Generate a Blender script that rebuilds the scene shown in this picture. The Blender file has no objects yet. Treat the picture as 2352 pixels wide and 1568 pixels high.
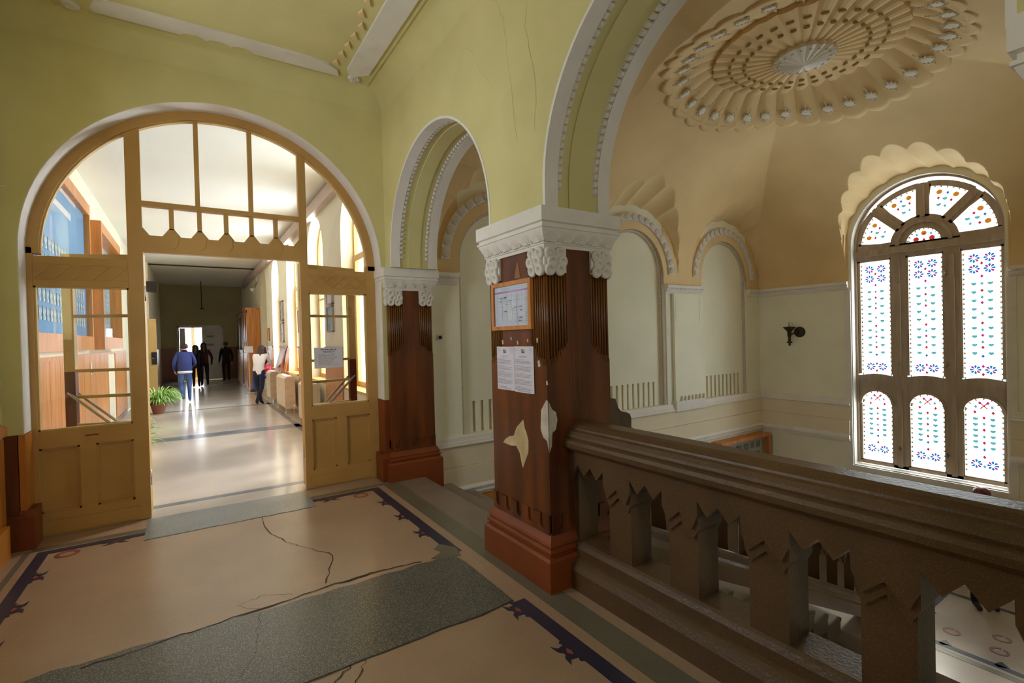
import bpy, math, random
import numpy as np
from mathutils import Vector, Matrix
random.seed(7)
PI = math.pi
S = bpy.context.scene
COL = S.collection
# ---------------------------------------------------------------- camera
yaw, pitch, roll = .581627555, -.0104333853, -.0256118497
fw = Vector((math.sin(yaw) * math.cos(pitch), math.cos(yaw) * math.cos(pitch), math.sin(pitch)))
rt = Vector((math.cos(yaw), -math.sin(yaw), 0)); up = rt.cross(fw)
r2 = rt * math.cos(roll) + up * math.sin(roll); u2 = up * math.cos(roll) - rt * math.sin(roll)
cd = bpy.data.cameras.new('camera'); cam = bpy.data.objects.new('camera', cd); COL.objects.link(cam)
cd.sensor_width = 36; cd.lens = 36 * 1124.2158 / 2352; cd.clip_start = .02; cd.clip_end = 300
m = Matrix((r2, u2, -fw)).transposed().to_4x4(); m.translation = (0, 0, 1.6); cam.matrix_world = m
S.camera = cam
# ---------------------------------------------------------------- light and exposure
vs = S.view_settings
vs.view_transform = 'Standard'; vs.look = 'None'; vs.gamma = 1; vs.use_curve_mapping = False
vs.exposure = 0.22
S.cycles.max_bounces = 9; S.cycles.diffuse_bounces = 5; S.cycles.glossy_bounces = 3; S.cycles.transmission_bounces = 4
S.cycles.transparent_max_bounces = 12; S.cycles.caustics_reflective = False; S.cycles.caustics_refractive = False
S.cycles.sample_clamp_indirect = 6
W = bpy.data.worlds.new('sky'); S.world = W; W.use_nodes = True
bg = W.node_tree.nodes['Background']; bg.inputs[0].default_value = (.86, .93, 1, 1); bg.inputs[1].default_value = 15
def sun(elev, az, power, ang):
    l = bpy.data.lights.new('sun', 'SUN'); l.energy = power; l.angle = ang; l.color = (1, .93, .82)
    o = bpy.data.objects.new('sun', l); COL.objects.link(o)
    d = Vector((math.cos(elev) * math.cos(az), math.cos(elev) * math.sin(az), math.sin(elev)))
    o.rotation_euler = d.to_track_quat('Z', 'Y').to_euler(); o.location = (30, 20, 30)
sun(math.radians(40), math.radians(20), 4.0, math.radians(14))
def portal(name, loc, sx, sy, direction):
    l = bpy.data.lights.new(name, 'AREA'); l.shape = 'RECTANGLE'; l.size = sx; l.size_y = sy
    o = bpy.data.objects.new(name, l); COL.objects.link(o); o.location = loc
    d = Vector(direction); z = -d; x = Vector((0, 0, 1)).cross(z).normalized(); y = z.cross(x)
    mm = Matrix((x, y, z)).transposed().to_4x4(); mm.translation = loc; o.matrix_world = mm
    l.cycles.is_portal = True
    return o
portal('daylight_stair_window', (9.95, 2.84, 1.65), 2.1, 4.9, (-1, 0, 0))
for k in range(4): portal('daylight_corridor_window', (2.5, 7.35 + 2.63 * k, 2.42), 1.5, 3.4, (-1, 0, 0))
portal('daylight_added_west_window', (-1.6, 3.6, 2.5), 1.1, 1.7, (1, 0, 0))  # guides sky light through the added, unseen west window
portal('daylight_added_south_window', (.6, -2.75, 2.4), 1.2, 1.3, (0, 1, 0))  # serves the south window added behind the camera
portal('daylight_end_room', (.2, 29.5, 1.9), 1.9, 2.2, (0, -1, 0))
# ---------------------------------------------------------------- materials
MATS = {}
def nt_of(name):
    mt = bpy.data.materials.new(name); mt.use_nodes = True
    nt = mt.node_tree
    return mt, nt, nt.nodes['Principled BSDF']
def c4(c, k=1): return (min(c[0] * k, 1), min(c[1] * k, 1), min(c[2] * k, 1), 1)
def M(name, col, rough=.6, var=.1, scale=3, bump=0, bscale=60, spec=.4, metal=0, stretch=(1, 1, 1), col2=None, speck=(), stain=None):
    if name in MATS: return MATS[name]
    mt, nt, b = nt_of(name); N, L = nt.nodes.new, nt.links.new
    tc = N('ShaderNodeTexCoord'); mp = N('ShaderNodeMapping'); mp.inputs['Scale'].default_value = stretch
    L(tc.outputs['Object'], mp.inputs[0])
    nz = N('ShaderNodeTexNoise'); nz.inputs['Scale'].default_value = scale; nz.inputs['Detail'].default_value = 5
    L(mp.outputs[0], nz.inputs['Vector'])
    cr = N('ShaderNodeValToRGB'); e = cr.color_ramp.elements
    e[0].position = .3; e[1].position = .7
    e[0].color = c4(col, 1 - var); e[1].color = c4(col2 or col, 1 + var * .8)
    L(nz.outputs[0], cr.inputs[0]); out = cr.outputs[0]
    for sc, size, cc, amt in speck:
        v = N('ShaderNodeTexVoronoi'); v.inputs['Scale'].default_value = sc; L(tc.outputs['Object'], v.inputs['Vector'])
        lt = N('ShaderNodeMath'); lt.operation = 'LESS_THAN'; lt.inputs[1].default_value = size; L(v.outputs['Distance'], lt.inputs[0])
        mu = N('ShaderNodeMath'); mu.operation = 'MULTIPLY'; mu.inputs[1].default_value = amt; L(lt.outputs[0], mu.inputs[0])
        mx = N('ShaderNodeMix'); mx.data_type = 'RGBA'; L(mu.outputs[0], mx.inputs[0]); L(out, mx.inputs[6]); mx.inputs[7].default_value = c4(cc)
        out = mx.outputs[2]
    if stain:
        sc, cc, amt = stain
        v = N('ShaderNodeTexNoise'); v.inputs['Scale'].default_value = sc; v.inputs['Detail'].default_value = 8; L(tc.outputs['Object'], v.inputs['Vector'])
        r = N('ShaderNodeValToRGB'); r.color_ramp.elements[0].position = .55; r.color_ramp.elements[1].position = .75; L(v.outputs[0], r.inputs[0])
        mu = N('ShaderNodeMath'); mu.operation = 'MULTIPLY'; mu.inputs[1].default_value = amt; L(r.outputs[0], mu.inputs[0])
        mx = N('ShaderNodeMix'); mx.data_type = 'RGBA'; L(mu.outputs[0], mx.inputs[0]); L(out, mx.inputs[6]); mx.inputs[7].default_value = c4(cc)
        out = mx.outputs[2]
    L(out, b.inputs['Base Color'])
    b.inputs['Roughness'].default_value = rough; b.inputs['Metallic'].default_value = metal
    b.inputs['Specular IOR Level'].default_value = spec
    if bump:
        n2 = N('ShaderNodeTexNoise'); n2.inputs['Scale'].default_value = bscale; n2.inputs['Detail'].default_value = 4
        L(mp.outputs[0], n2.inputs['Vector'])
        bp = N('ShaderNodeBump'); bp.inputs['Strength'].default_value = bump; bp.inputs['Distance'].default_value = .01
        L(n2.outputs[0], bp.inputs['Height']); L(bp.outputs[0], b.inputs['Normal'])
    MATS[name] = mt
    return mt
def clear(name, col, gloss=.06, rough=.03):
    mt = bpy.data.materials.new(name); mt.use_nodes = True; nt = mt.node_tree; nt.nodes.clear(); N, L = nt.nodes.new, nt.links.new
    o = N('ShaderNodeOutputMaterial'); t = N('ShaderNodeBsdfTransparent'); t.inputs[0].default_value = c4(col)
    g = N('ShaderNodeBsdfGlossy'); g.inputs['Roughness'].default_value = rough; mx = N('ShaderNodeMixShader'); mx.inputs[0].default_value = gloss
    L(t.outputs[0], mx.inputs[1]); L(g.outputs[0], mx.inputs[2]); L(mx.outputs[0], o.inputs[0]); MATS[name] = mt
    return mt
YEL = M('yellow_plaster', (.62, .55, .25), .85, .07, 1.3, .12, 90, col2=(.65, .58, .28), stain=(1.1, (.5, .42, .18), .35))
CREAM = M('cream_plaster', (.82, .78, .62), .85, .05, 1.2, .1, 90, stain=(1.0, (.68, .58, .38), .4))
TAN = M('tan_plaster', (.74, .53, .27), .85, .08, .9, .1, 90, col2=(.77, .57, .31), stain=(.8, (.64, .43, .2), .4))
PINK = M('peach_plaster', (.77, .66, .49), .85, .06, 1.2, .1, 90)
WHT = M('white_plaster', (.76, .71, .65), .75, .06, 3, .15, 60, stain=(5, (.6, .54, .48), .35))
WHT2 = M('white_relief_plaster', (.72, .66, .6), .8, .1, 8, .3, 40)
BRN = M('brown_grained_paint', (.105, .026, .005), .3, .4, 2.2, .1, 25, .5, stretch=(3, 3, .35), col2=(.15, .038, .007), stain=(3, (.07, .014, .004), .5))
BRNL = M('brown_reeds_paint', (.17, .058, .01), .35, .3, 8, .1, 40, .5, stretch=(3, 3, .3))
BASE = M('red_brown_plinth_paint', (.2, .04, .005), .4, .2, 3, .1, 30, .5, stain=(6, (.16, .035, .008), .4))
ORG = M('orange_brown_dado_paint', (.43, .15, .016), .4, .15, 2, .05, 30, .5)
DOOR = M('ochre_door_paint', (.5, .28, .08), .42, .09, 2.5, .08, 30, .45, stain=(4, (.38, .17, .035), .35))
DOORL = M('ochre_door_paint_light', (.62, .42, .16), .45, .08, 3, 0, 30)
STONE = M('brown_cast_stone', (.1, .052, .022), .4, .2, 2.5, .25, 70, .5, speck=((150, .25, (.24, .15, .055), .5), (90, .16, (.04, .022, .012), .6)), stain=(3, (.07, .04, .02), .5))
STONE2 = M('polished_brown_stone', (.13, .075, .04), .2, .2, 2.5, .1, 70, .6, speck=((150, .25, (.24, .15, .055), .4),))
STEPM = M('grey_stone_step', (.22, .165, .135), .35, .12, 3, .1, 60, .5, speck=((170, .22, (.34, .28, .22), .5),))
FTAN = M('tan_terrazzo', (.37, .245, .155), .3, .12, 1.6, .04, 40, .5, speck=((190, .3, (.47, .34, .23), .5), (120, .16, (.2, .13, .08), .55)), stain=(1.2, (.27, .17, .105), .55))
FGRY = M('speckled_dark_terrazzo', (.075, .072, .06), .3, .2, 2, .05, 40, .5, speck=((110, .36, (.3, .28, .21), .75), (170, .2, (.5, .47, .4), .6)))
FGRY2 = M('pale_speckled_terrazzo', (.2, .205, .2), .3, .2, 2, .05, 40, .5, speck=((120, .36, (.42, .43, .43), .75), (90, .2, (.1, .1, .1), .6)))
FGRN = M('grey_green_terrazzo', (.14, .12, .08), .33, .12, 3, .04, 40, .5, speck=((180, .28, (.3, .28, .21), .5),))
NAVY = M('dark_blue_terrazzo', (.034, .031, .055), .33, .2, 4, .04, 40, .5)
REDT = M('red_terrazzo', (.32, .075, .05), .35, .2, 5)
DARK = M('dark_joint', (.04, .03, .022), .8, .2, 9)
COR = M('corridor_plaster', (.82, .77, .6), .85, .05, 1, .08, 80, stain=(1, (.72, .66, .52), .4))
CORC = M('corridor_ceiling', (.84, .83, .76), .9, .03, 1)
WOOD = M('orange_varnished_wood', (.53, .19, .04), .35, .2, 3, .05, 40, .5, stretch=(6, 6, .5), col2=(.6, .24, .06))
WOOD2 = M('dark_red_wood', (.2, .06, .02), .35, .2, 3, .05, 40, .5, stretch=(6, 6, .5))
WINW = M('honey_window_wood', (.66, .38, .12), .45, .15, 4, 0, 30, stretch=(5, 5, .6))
SGW = M('grey_brown_window_wood', (.4, .305, .22), .5, .1, 4, .1, 40, stretch=(4, 4, .6), col2=(.43, .33, .24))
MET = M('steel_tube', (.42, .38, .36), .25, .1, 5, metal=.9)
BLK = M('black_iron', (.02, .017, .015), .45, .2, 6)
BRZ = M('dark_bronze', (.05, .035, .022), .4, .2, 8, metal=.5)
RAD = M('cream_radiator_paint', (.76, .64, .47), .4, .08, 5, stain=(9, (.5, .33, .18), .5))
PAP = M('white_paper', (.72, .68, .75), .7, .03, 6)
INK = M('grey_ink', (.2, .17, .24), .8, .1, 6)
PEEL = M('bare_plaster_patch', (.56, .4, .2), .9, .2, 7, .3, 50, col2=(.62, .47, .26))
PEEL2 = M('bare_white_patch', (.62, .55, .46), .9, .2, 12, .3, 50)
GLS = clear('window_glass', (.97, .98, .98), .07)
SGL = clear('stained_clear_glass', (.72, .74, .72), .03, .2)
# ---------------------------------------------------------------- builders
class MB:
    def __init__(s): s.v = []; s.f = []
    def add(s, vs, fs):
        k = len(s.v); s.v += [tuple(p) for p in vs]; s.f += [tuple(i + k for i in f) for f in fs]; return s
    def box(s, x0, x1, y0, y1, z0, z1):
        return s.add([(x0, y0, z0), (x1, y0, z0), (x1, y1, z0), (x0, y1, z0), (x0, y0, z1), (x1, y0, z1), (x1, y1, z1), (x0, y1, z1)],
                     [(0, 3, 2, 1), (4, 5, 6, 7), (0, 1, 5, 4), (1, 2, 6, 5), (2, 3, 7, 6), (3, 0, 4, 7)])
    def prism(s, poly, ax, a, b):
        n = len(poly)
        def P(p, t): return {'x': (t, p[0], p[1]), 'y': (p[0], t, p[1]), 'z': (p[0], p[1], t)}[ax]
        return s.add([P(p, a) for p in poly] + [P(p, b) for p in poly],
                     [tuple(range(n))[::-1], tuple(range(n, 2 * n))] + [(i, (i + 1) % n, n + (i + 1) % n, n + i) for i in range(n)])
    def tube(s, path, r, n=8, caps=True):
        path = [Vector(p) for p in path]; rr = r if isinstance(r, (list, tuple)) else [r] * len(path)
        ref = None; rings = []
        for i, p in enumerate(path):
            d = (path[min(i + 1, len(path) - 1)] - path[max(i - 1, 0)]).normalized()
            if ref is None: ref = d.orthogonal().normalized()
            u = (ref - d * ref.dot(d)).normalized(); w = d.cross(u); ref = u
            rings.append([p + (u * math.cos(2 * PI * k / n) + w * math.sin(2 * PI * k / n)) * rr[i] for k in range(n)])
        vs = [q for g in rings for q in g]; fs = []
        for i in range(len(path) - 1):
            for k in range(n): fs.append((i * n + k, i * n + (k + 1) % n, (i + 1) * n + (k + 1) % n, (i + 1) * n + k))
        if caps: fs += [tuple(range(n))[::-1], tuple(range((len(path) - 1) * n, len(path) * n))]
        return s.add(vs, fs)
    def lathe(s, prof, c=(0, 0, 0), n=16, ax=(0, 0, 1), sx=1, sy=1):
        c = Vector(c); w = Vector(ax).normalized(); u = w.orthogonal().normalized(); v = w.cross(u)
        vs = []; fs = []
        for r, h in prof:
            for k in range(n): vs.append(c + w * h + u * (r * sx * math.cos(2 * PI * k / n)) + v * (r * sy * math.sin(2 * PI * k / n)))
        for i in range(len(prof) - 1):
            for k in range(n): fs.append((i * n + k, i * n + (k + 1) % n, (i + 1) * n + (k + 1) % n, (i + 1) * n + k))
        fs += [tuple(range(n))[::-1], tuple(range((len(prof) - 1) * n, len(prof) * n))]
        return s.add(vs, fs)
    def blob(s, c, rx, ry, rz, n=10, m=6):
        vs = [(c[0], c[1], c[2] - rz)]; fs = []
        for i in range(1, m):
            a = PI * i / m
            for k in range(n): vs.append((c[0] + rx * math.sin(a) * math.cos(2 * PI * k / n), c[1] + ry * math.sin(a) * math.sin(2 * PI * k / n), c[2] - rz * math.cos(a)))
        vs.append((c[0], c[1], c[2] + rz)); e = len(vs) - 1
        for k in range(n):
            fs.append((0, 1 + (k + 1) % n, 1 + k)); fs.append((e, e - n + k, e - n + (k + 1) % n))
        for i in range(m - 2):
            for k in range(n): fs.append((1 + i * n + k, 1 + i * n + (k + 1) % n, 1 + (i + 1) * n + (k + 1) % n, 1 + (i + 1) * n + k))
        return s.add(vs, fs)
    def rect(s, x0, x1, y0, y1, prof):            # rectangular ring profile (offset, z)
        vs = []; fs = []
        for o, z in prof: vs += [(x0 - o, y0 - o, z), (x1 + o, y0 - o, z), (x1 + o, y1 + o, z), (x0 - o, y1 + o, z)]
        for i in range(len(prof) - 1):
            for k in range(4): fs.append((i * 4 + k, i * 4 + (k + 1) % 4, i * 4 + 4 + (k + 1) % 4, i * 4 + 4 + k))
        fs += [(3, 2, 1, 0), tuple(range(len(vs) - 4, len(vs)))]
        return s.add(vs, fs)
    def map(s, fn): s.v = [tuple(fn(*p)) for p in s.v]; return s
    def build(s, name, mat, parent=None, smooth=False):
        me = bpy.data.meshes.new(name); me.from_pydata(s.v, [], s.f); me.materials.append(mat)
        if smooth: me.polygons.foreach_set('use_smooth', [True] * len(me.polygons))
        return link(name, me, parent)
def link(name, me, parent=None):
    o = bpy.data.objects.new(name, me); COL.objects.link(o)
    if parent is not None: adopt(o, parent)
    return o
def wloc(o):
    l = o.location.copy(); p = o.parent
    while p is not None: l += p.location; p = p.parent
    return l
def adopt(o, parent):
    o.parent = parent
    if parent.get('_at'): o.matrix_parent_inverse = Matrix.Translation(-Vector(parent['_at']))
def tag(o, label=None, cat=None, group=None, kind=None):
    if label: o['label'] = label
    if cat: o['category'] = cat
    if group: o['group'] = group
    if kind: o['kind'] = kind
    return o
def thing(name, label, cat, loc=(0, 0, 0), group=None, kind=None):
    o = bpy.data.objects.new(name, None); COL.objects.link(o); o.location = loc; o.empty_display_size = .1
    if any(loc): o['_at'] = list(loc)
    return tag(o, label, cat, group, kind)
def place(name, me, loc, rot=(0, 0, 0), parent=None, scale=None):     # a copy that shares mesh data
    o = link(name, me); o.location = loc; o.rotation_euler = rot
    if scale: o.scale = scale
    if parent is not None: adopt(o, parent)
    return o
def copy_tree(o, parent=None):
    c = o.copy(); COL.objects.link(c)
    if parent is not None: c.parent = parent
    for ch in list(o.children): copy_tree(ch, c)
    return c
def arc(cx, cz, r, a0, a1, n): return [(cx + r * math.cos(math.radians(a0 + (a1 - a0) * i / n)), cz + r * math.sin(math.radians(a0 + (a1 - a0) * i / n))) for i in range(n + 1)]
def band(cx, cz, r0, r1, ax, a, b, n=32, a0=0, a1=180): return MB().prism(arc(cx, cz, r0, a0, a1, n) + arc(cx, cz, r1, a1, a0, n), ax, a, b)
def struct(name, mb, mat, label, parent=None, smooth=False):
    o = mb.build(name, mat, parent, smooth)
    if parent is None: tag(o, label, kind='structure')
    return o
# ================================================================ LANDING
XA, YA = 1.875, 5.42          # face of the arcade, face of the north wall
XW = -1.25                    # west wall
AC, AZ, AR = .345, 2.40, 1.478
def zar(x, r=AR): return AZ + math.sqrt(max(r * r - (x - AC) ** 2, 0))
# --- floor
fl = struct('floor', MB().prism([(XW, -2.4), (2.23, -2.4), (2.23, 5.62), (XW, 5.62)], 'z', -.18, 0), FTAN, 'tan terrazzo landing floor with dark borders')
FZ = [0.0]
def inlay(name, poly, mat, h=.0022): return MB().prism(poly, 'z', -.02, h).build(name, mat, fl)
def R4(x0, x1, y0, y1): return [(x0, y0), (x1, y0), (x1, y1), (x0, y1)]
inlay('border_strip', R4(1.68, 1.735, -2.2, 5.33), FTAN, .0015)
inlay('border_strip', R4(1.735, 1.9, -2.2, 5.33), FGRN, .002)
inlay('border_strip', R4(1.9, 2.225, 3.2, 5.33), STEPM, .0015)
inlay('border_strip', R4(-1.09, -1.045, -2.2, 5.31), FTAN, .0015)
inlay('border_strip', R4(-1.24, -1.13, -2.2, 5.31), FTAN, .0018)
inlay('border_strip', R4(-1.13, -1.09, -2.2, 5.31), FGRN, .002)
inlay('border_strip', R4(-1.09, -.365, 5.28, 5.36), FGRN, .002)
inlay('border_strip', R4(.985, 1.74, 5.28, 5.36), FGRN, .002)
inlay('border_band', R4(1.575, 1.662, -2.2, 2.462), NAVY)
inlay('border_band', R4(1.575, 1.662, 3.29, 5.25), NAVY)
inlay('border_band', R4(-1.04, -.965, -2.2, 5.25), NAVY)
inlay('border_band', R4(-.965, -.365, 5.17, 5.25), NAVY, .0025)
inlay('border_band', R4(.985, 1.575, 5.17, 5.25), NAVY, .0025)
# fretted ornaments that grow out of the dark border
def orn(x, y, sx, sy, swap=False):
    pts = [(0, -.1), (-.02, -.085), (-.012, -.06), (-.05, -.05), (-.075, -.085), (-.07, -.03), (-.045, 0), (-.07, .03), (-.075, .085), (-.05, .05), (-.012, .06), (-.02, .085), (0, .1)]
    pts = [(x + sx * a, y + sy * b) if not swap else (x + sx * b, y + sy * a) for a, b in pts]
    inlay('border_ornament', pts, NAVY, .0024)
    q = [(-.035, 0), (-.015, .03), (-.005, 0), (-.015, -.03)]
    inlay('ornament_fleck', [(x + sx * a, y + sy * b) if not swap else (x + sx * b, y + sy * a) for a, b in q], REDT, .003)
for y in (4.7, 4.24, 3.78, 2.38, 1.915, 1.45, .98): orn(1.577, y, 1, 1)
for y in (4.7, 4.2, 3.7): orn(-.967, y, -1, 1)
for x in (-.55, 1.14): orn(x, 5.172, 1, 1, True)
for x in (-.84, 1.43):
    o = MB().prism(arc(x, 5.085, .075, 0, 345, 20) + arc(x, 5.085, .048, 345, 0, 20), 'z', -.01, .0028).build('inlaid_ring', REDT, fl)
# patches of speckled terrazzo
def rough_edge(x0, x1, y, n, amp):
    return [(x0 + (x1 - x0) * i / n, y + random.uniform(-amp, amp)) for i in range(n + 1)]
inlay('terrazzo_patch', [(-.362, 5.03), (-.25, 5.022), (.35, 5.028), (.98, 5.02), (.985, 5.2), (.96, 5.62), (-.365, 5.62)], FGRY2, .003)
inlay('terrazzo_patch', [(XW, 2.45)] + [(-.2, 2.46), (.7, 2.463), (1.593, 2.472), (1.597, 2.62), (1.6, 3.1), (1.575, 3.25)] + rough_edge(1.5, XW, 3.275, 26, .018), FGRY, .003)
inlay('terrazzo_patch', [(1.62, 3.22), (1.655, 3.36), (1.57, 3.5), (1.5, 3.43), (1.53, 3.36), (1.42, 3.3), (1.5, 3.24)], FGRN, .0034)
# cracks and open joints
def crack(pts, w=.004):
    p2 = []
    for a, b in zip(pts[:-1], pts[1:]):
        for i in range(6):
            t = i / 6; p2.append((a[0] + (b[0] - a[0]) * t + random.uniform(-.012, .012), a[1] + (b[1] - a[1]) * t + random.uniform(-.012, .012)))
    p2.append(pts[-1]); L_ = []; R_ = []
    for i, p in enumerate(p2):
        q = p2[min(i + 1, len(p2) - 1)]; o = p2[max(i - 1, 0)]; d = Vector((q[0] - o[0], q[1] - o[1])).normalized(); ww = w * random.uniform(.25, .7)
        L_.append((p[0] - d.y * ww, p[1] + d.x * ww)); R_.append((p[0] + d.y * ww, p[1] - d.x * ww))
    n = len(p2); m_ = MB(); m_.add([(x, y, .0036) for x, y in L_ + R_], [(i, n + i, n + i + 1, i + 1) for i in range(n - 1)]); m_.build('crack', DARK, fl)
crack([(.499, 5.0), (.516, 4.552), (.607, 4.268), (.677, 4.114), (.849, 3.797), (.705, 3.385)], .006)
crack([(.7, 3.33), (.3, 3.3), (-.1, 3.26), (-.5, 3.22)], .012); crack([(1.0, 3.345), (.7, 3.335)], .016); crack([(1.35, 3.3), (1.0, 3.34)], .01)
crack([(.985, 5.02), (.35, 5.025), (-.36, 5.03)], .006)
crack([(1.593, 2.47), (.9, 2.46), (.3, 2.455)], .008); crack([(.3, 3.25), (.25, 2.9), (.1, 2.5)], .003); crack([(.7, 2.46), (.6, 2.3), (.72, 2.2)], .004)
crack([(.3, 3.3), (.2, 3.42), (.35, 3.46), (.5, 3.36)], .004); crack([(.62, 2.45), (.5, 2.36), (.38, 2.34), (.28, 2.26)], .006)
# --- north wall with the arched opening
TOPZ = 4.35
wn = struct('wall_north', MB().prism([(XW - .3, 0), (AC - AR, 0)] + arc(AC, AZ, AR, 180, 0, 48) + [(AC + AR, 0), (2.42, 0), (2.42, 4.7), (XW - .3, 4.7)], 'y', YA, 5.8), YEL, 'yellow plastered wall around the wide arched doorway')
# white reveal lining of the arch and its brown foot
MB().prism([(AC - AR, .92)] + arc(AC, AZ, AR, 180, 0, 48) + [(AC + AR, .92), (AC + AR - .006, .92)] + arc(AC, AZ, AR - .006, 0, 180, 48) + [(AC - AR + .006, .92)], 'y', YA + .002, 5.8).build('arch_reveal', WHT, wn)
MB().box(XW - .02, AC - AR - .03, YA - .008, YA + .02, 0, .915).build('wall_dado', BRN, wn)
MB().box(XW - .02, AC - AR - .0, YA - .045, YA + .02, 0, .28).build('wall_plinth', BRN, wn)
for x0, x1 in ((AC - AR - .035, AC - AR + .01), (AC + AR - .01, XA + .01)):
    MB().box(x0, x1, YA - .008, 5.64, .0, .915).build('jamb_dado', ORG if x0 < 0 else BASE, wn)
    MB().prism([(YA - .05, 0), (YA - .05, .26), (YA - .012, .31), (5.6, .31), (5.6, 0)], 'x', x0 - (.05 if x0 > 0 else .0), x1 + (.05 if x0 < 0 else 0)).build('jamb_plinth', BASE, wn)
# --- west wall (only its far end shows) with an unseen window opening added to light the landing
LY0, LY1, LZ0, LZ1 = 3.1, 4.1, 1.7, 3.3
ww = struct('wall_west', MB().box(XW - .35, XW, -2.4, LY0, 0, 4.7).box(XW - .35, XW, LY1, YA, 0, 4.7).box(XW - .35, XW, LY0, LY1, 0, LZ0).box(XW - .35, XW, LY0, LY1, LZ1, 4.7), YEL, 'yellow west wall of the landing')
MB().prism([(XW, .90), (XW + .05, .93), (XW + .055, 1.0), (XW + .02, 1.02), (XW, 1.05)], 'y', 3.6, 5.3).build('chair_rail', ORG, ww)
MB().box(XW, XW + .02, 3.6, 5.35, .0, .9).build('wall_dado', ORG, ww)
MB().box(XW, XW + .06, 3.6, 5.25, .0, .25).build('plinth_block', ORG, ww)
win0 = tag(thing('window_1', None, None), 'wooden casement added out of view to light the landing', kind='structure')
LYM = (LY0 + LY1) / 2
for a, b, c, d in ((LY0, LY0 + .06, LZ0, LZ1), (LY1 - .06, LY1, LZ0, LZ1), (LYM - .03, LYM + .03, LZ0, LZ1), (LY0, LY1, LZ0, LZ0 + .06), (LY0, LY1, LZ1 - .06, LZ1)):
    MB().box(XW - .2, XW - .14, a, b, c, d).build('frame', DOOR, win0)
for a, b in ((LY0, LYM), (LYM, LY1)): MB().box(XW - .172, XW - .168, a, b, LZ0, LZ1).build('pane', GLS, win0)
ws = struct('wall_south', MB().box(XW - .35, .1, -2.6, -2.4, 0, 4.7).box(1.1, 2.42, -2.6, -2.4, 0, 4.7).box(.1, 1.1, -2.6, -2.4, 0, 1.8).box(.1, 1.1, -2.6, -2.4, 3.0, 4.7), YEL, 'yellow south wall of the landing')
win9 = tag(thing('window_9', None, None), 'wooden casement added behind the camera to light the landing', kind='structure')  # unseen window added to brighten the faces turned towards the camera
for a, b, c, d in ((.1, .16, 1.8, 3.0), (1.04, 1.1, 1.8, 3.0), (.57, .63, 1.8, 3.0), (.1, 1.1, 1.8, 1.86), (.1, 1.1, 2.94, 3.0)): MB().box(a, b, -2.53, -2.47, c, d).build('frame', DOOR, win9)
MB().box(.12, 1.08, -2.502, -2.498, 1.82, 2.98).build('pane', GLS, win9)
# --- ceiling with cove
cm = MB(); XS = [XW, XA]; YS = [-2.4, YA]
IN = .22
prof = [(IN - IN * math.cos(a), TOPZ - IN + IN * math.sin(a)) for a in [PI / 2 * i / 8 for i in range(9)]]
prof[0] = (-.004, TOPZ - IN)
cm.rect(XW, XA, -2.4, YA, [(-o, z) for o, z in prof]); cm.f = cm.f[:-2] + [cm.f[-1]]
ce = struct('ceiling', cm, YEL, 'yellow coved landing ceiling with white plaster bands', smooth=True)
ce.data.set_sharp_from_angle(angle=math.radians(35))
MB().box(XW - .4, 2.42, -2.6, YA + .3, TOPZ + .25, TOPZ + .4).build('slab', DARK, ce)
CZ = TOPZ - .004
def cband(poly, z=.02, mat=WHT, name='plaster_band'): return MB().prism(poly, 'z', CZ - z, CZ + .02).build(name, mat, ce)
sc3 = []
for k in range(3):
    cx = .29 - .19 * (k - 1); sc3 += [(cx + .093 * math.cos(a), 5.19 - .055 * math.sin(a)) for a in [PI * i / 8 for i in range(9)]]
cband([(-.585, 5.19)] + [(-.6, 5.13), (-.57, 5.05), (-.5, 5.0), (-.2, 4.99), (1.0, 4.99), (1.22, 5.02), (1.32, 5.09), (1.355, 5.19)] + sc3, .018)
cband([(1.40, 5.03), (1.43, 5.1), (1.5, 5.12), (1.615, 5.02), (1.615, -2), (1.40, -2)], .018)
cband([(-.84, 5.0), (-.67, 5.03), (-.66, -2), (-.88, -2)], .018)
for r in ([(-.95, 5.23), (1.66, 5.23), (1.66, 5.245), (-.95, 5.245)], [(1.655, 5.24), (1.655, -2), (1.67, -2), (1.67, 5.24)]): cband(r, .012, YEL, 'groove_moulding')
tri = MB().prism([(0, 0), (.07, .03), (.02, -.07)], 'z', -.015, .01); trm = tri.build('notch_ornament', TAN, ce); trm.location = (1.25, 4.98, CZ)
for k in range(1, 14): place('notch_ornament', trm.data, (1.25 + .012 * k * (k < 5) , 4.98 - .17 * k, CZ), (0, 0, 0), ce)
ros = MB().lathe([(.0, -.022), (.03, -.024), (.05, -.018), (.062, -.005), (.064, .01)], (1.51, 5.185, CZ), 18)
ro = ros.build('corner_rosette', WHT2, ce)
for k in range(12):
    a = PI * 2 * k / 12; MB().box(-.004, .004, .012, .055, -.028, 0).map(lambda x, y, z: (1.51 + x * math.cos(a) - y * math.sin(a), 5.185 + x * math.sin(a) + y * math.cos(a), CZ + z)).build('petal', WHT2, ro)
o = place('corner_rosette', ro.data, (-2.24, .02, 0), (0, 0, 0), ce)
# plaster cracks on the arcade wall
def wcrack(pts, parent, w=.002):
    p2 = []
    for a, b in zip(pts[:-1], pts[1:]):
        for i in range(5):
            t = i / 5; p2.append((a[0] + (b[0] - a[0]) * t + random.uniform(-.01, .01), a[1] + (b[1] - a[1]) * t + random.uniform(-.01, .01)))
    p2.append(pts[-1]); n = len(p2)
    MB().add([(XA - .0012, y - w * .5, z) for y, z in p2] + [(XA - .0012, y + w * .5, z) for y, z in p2], [(i, i + 1, n + i + 1, n + i) for i in range(n - 1)]).build('hairline_crack', M('crack_line', (.4, .33, .12), .9, .1), parent)
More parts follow.
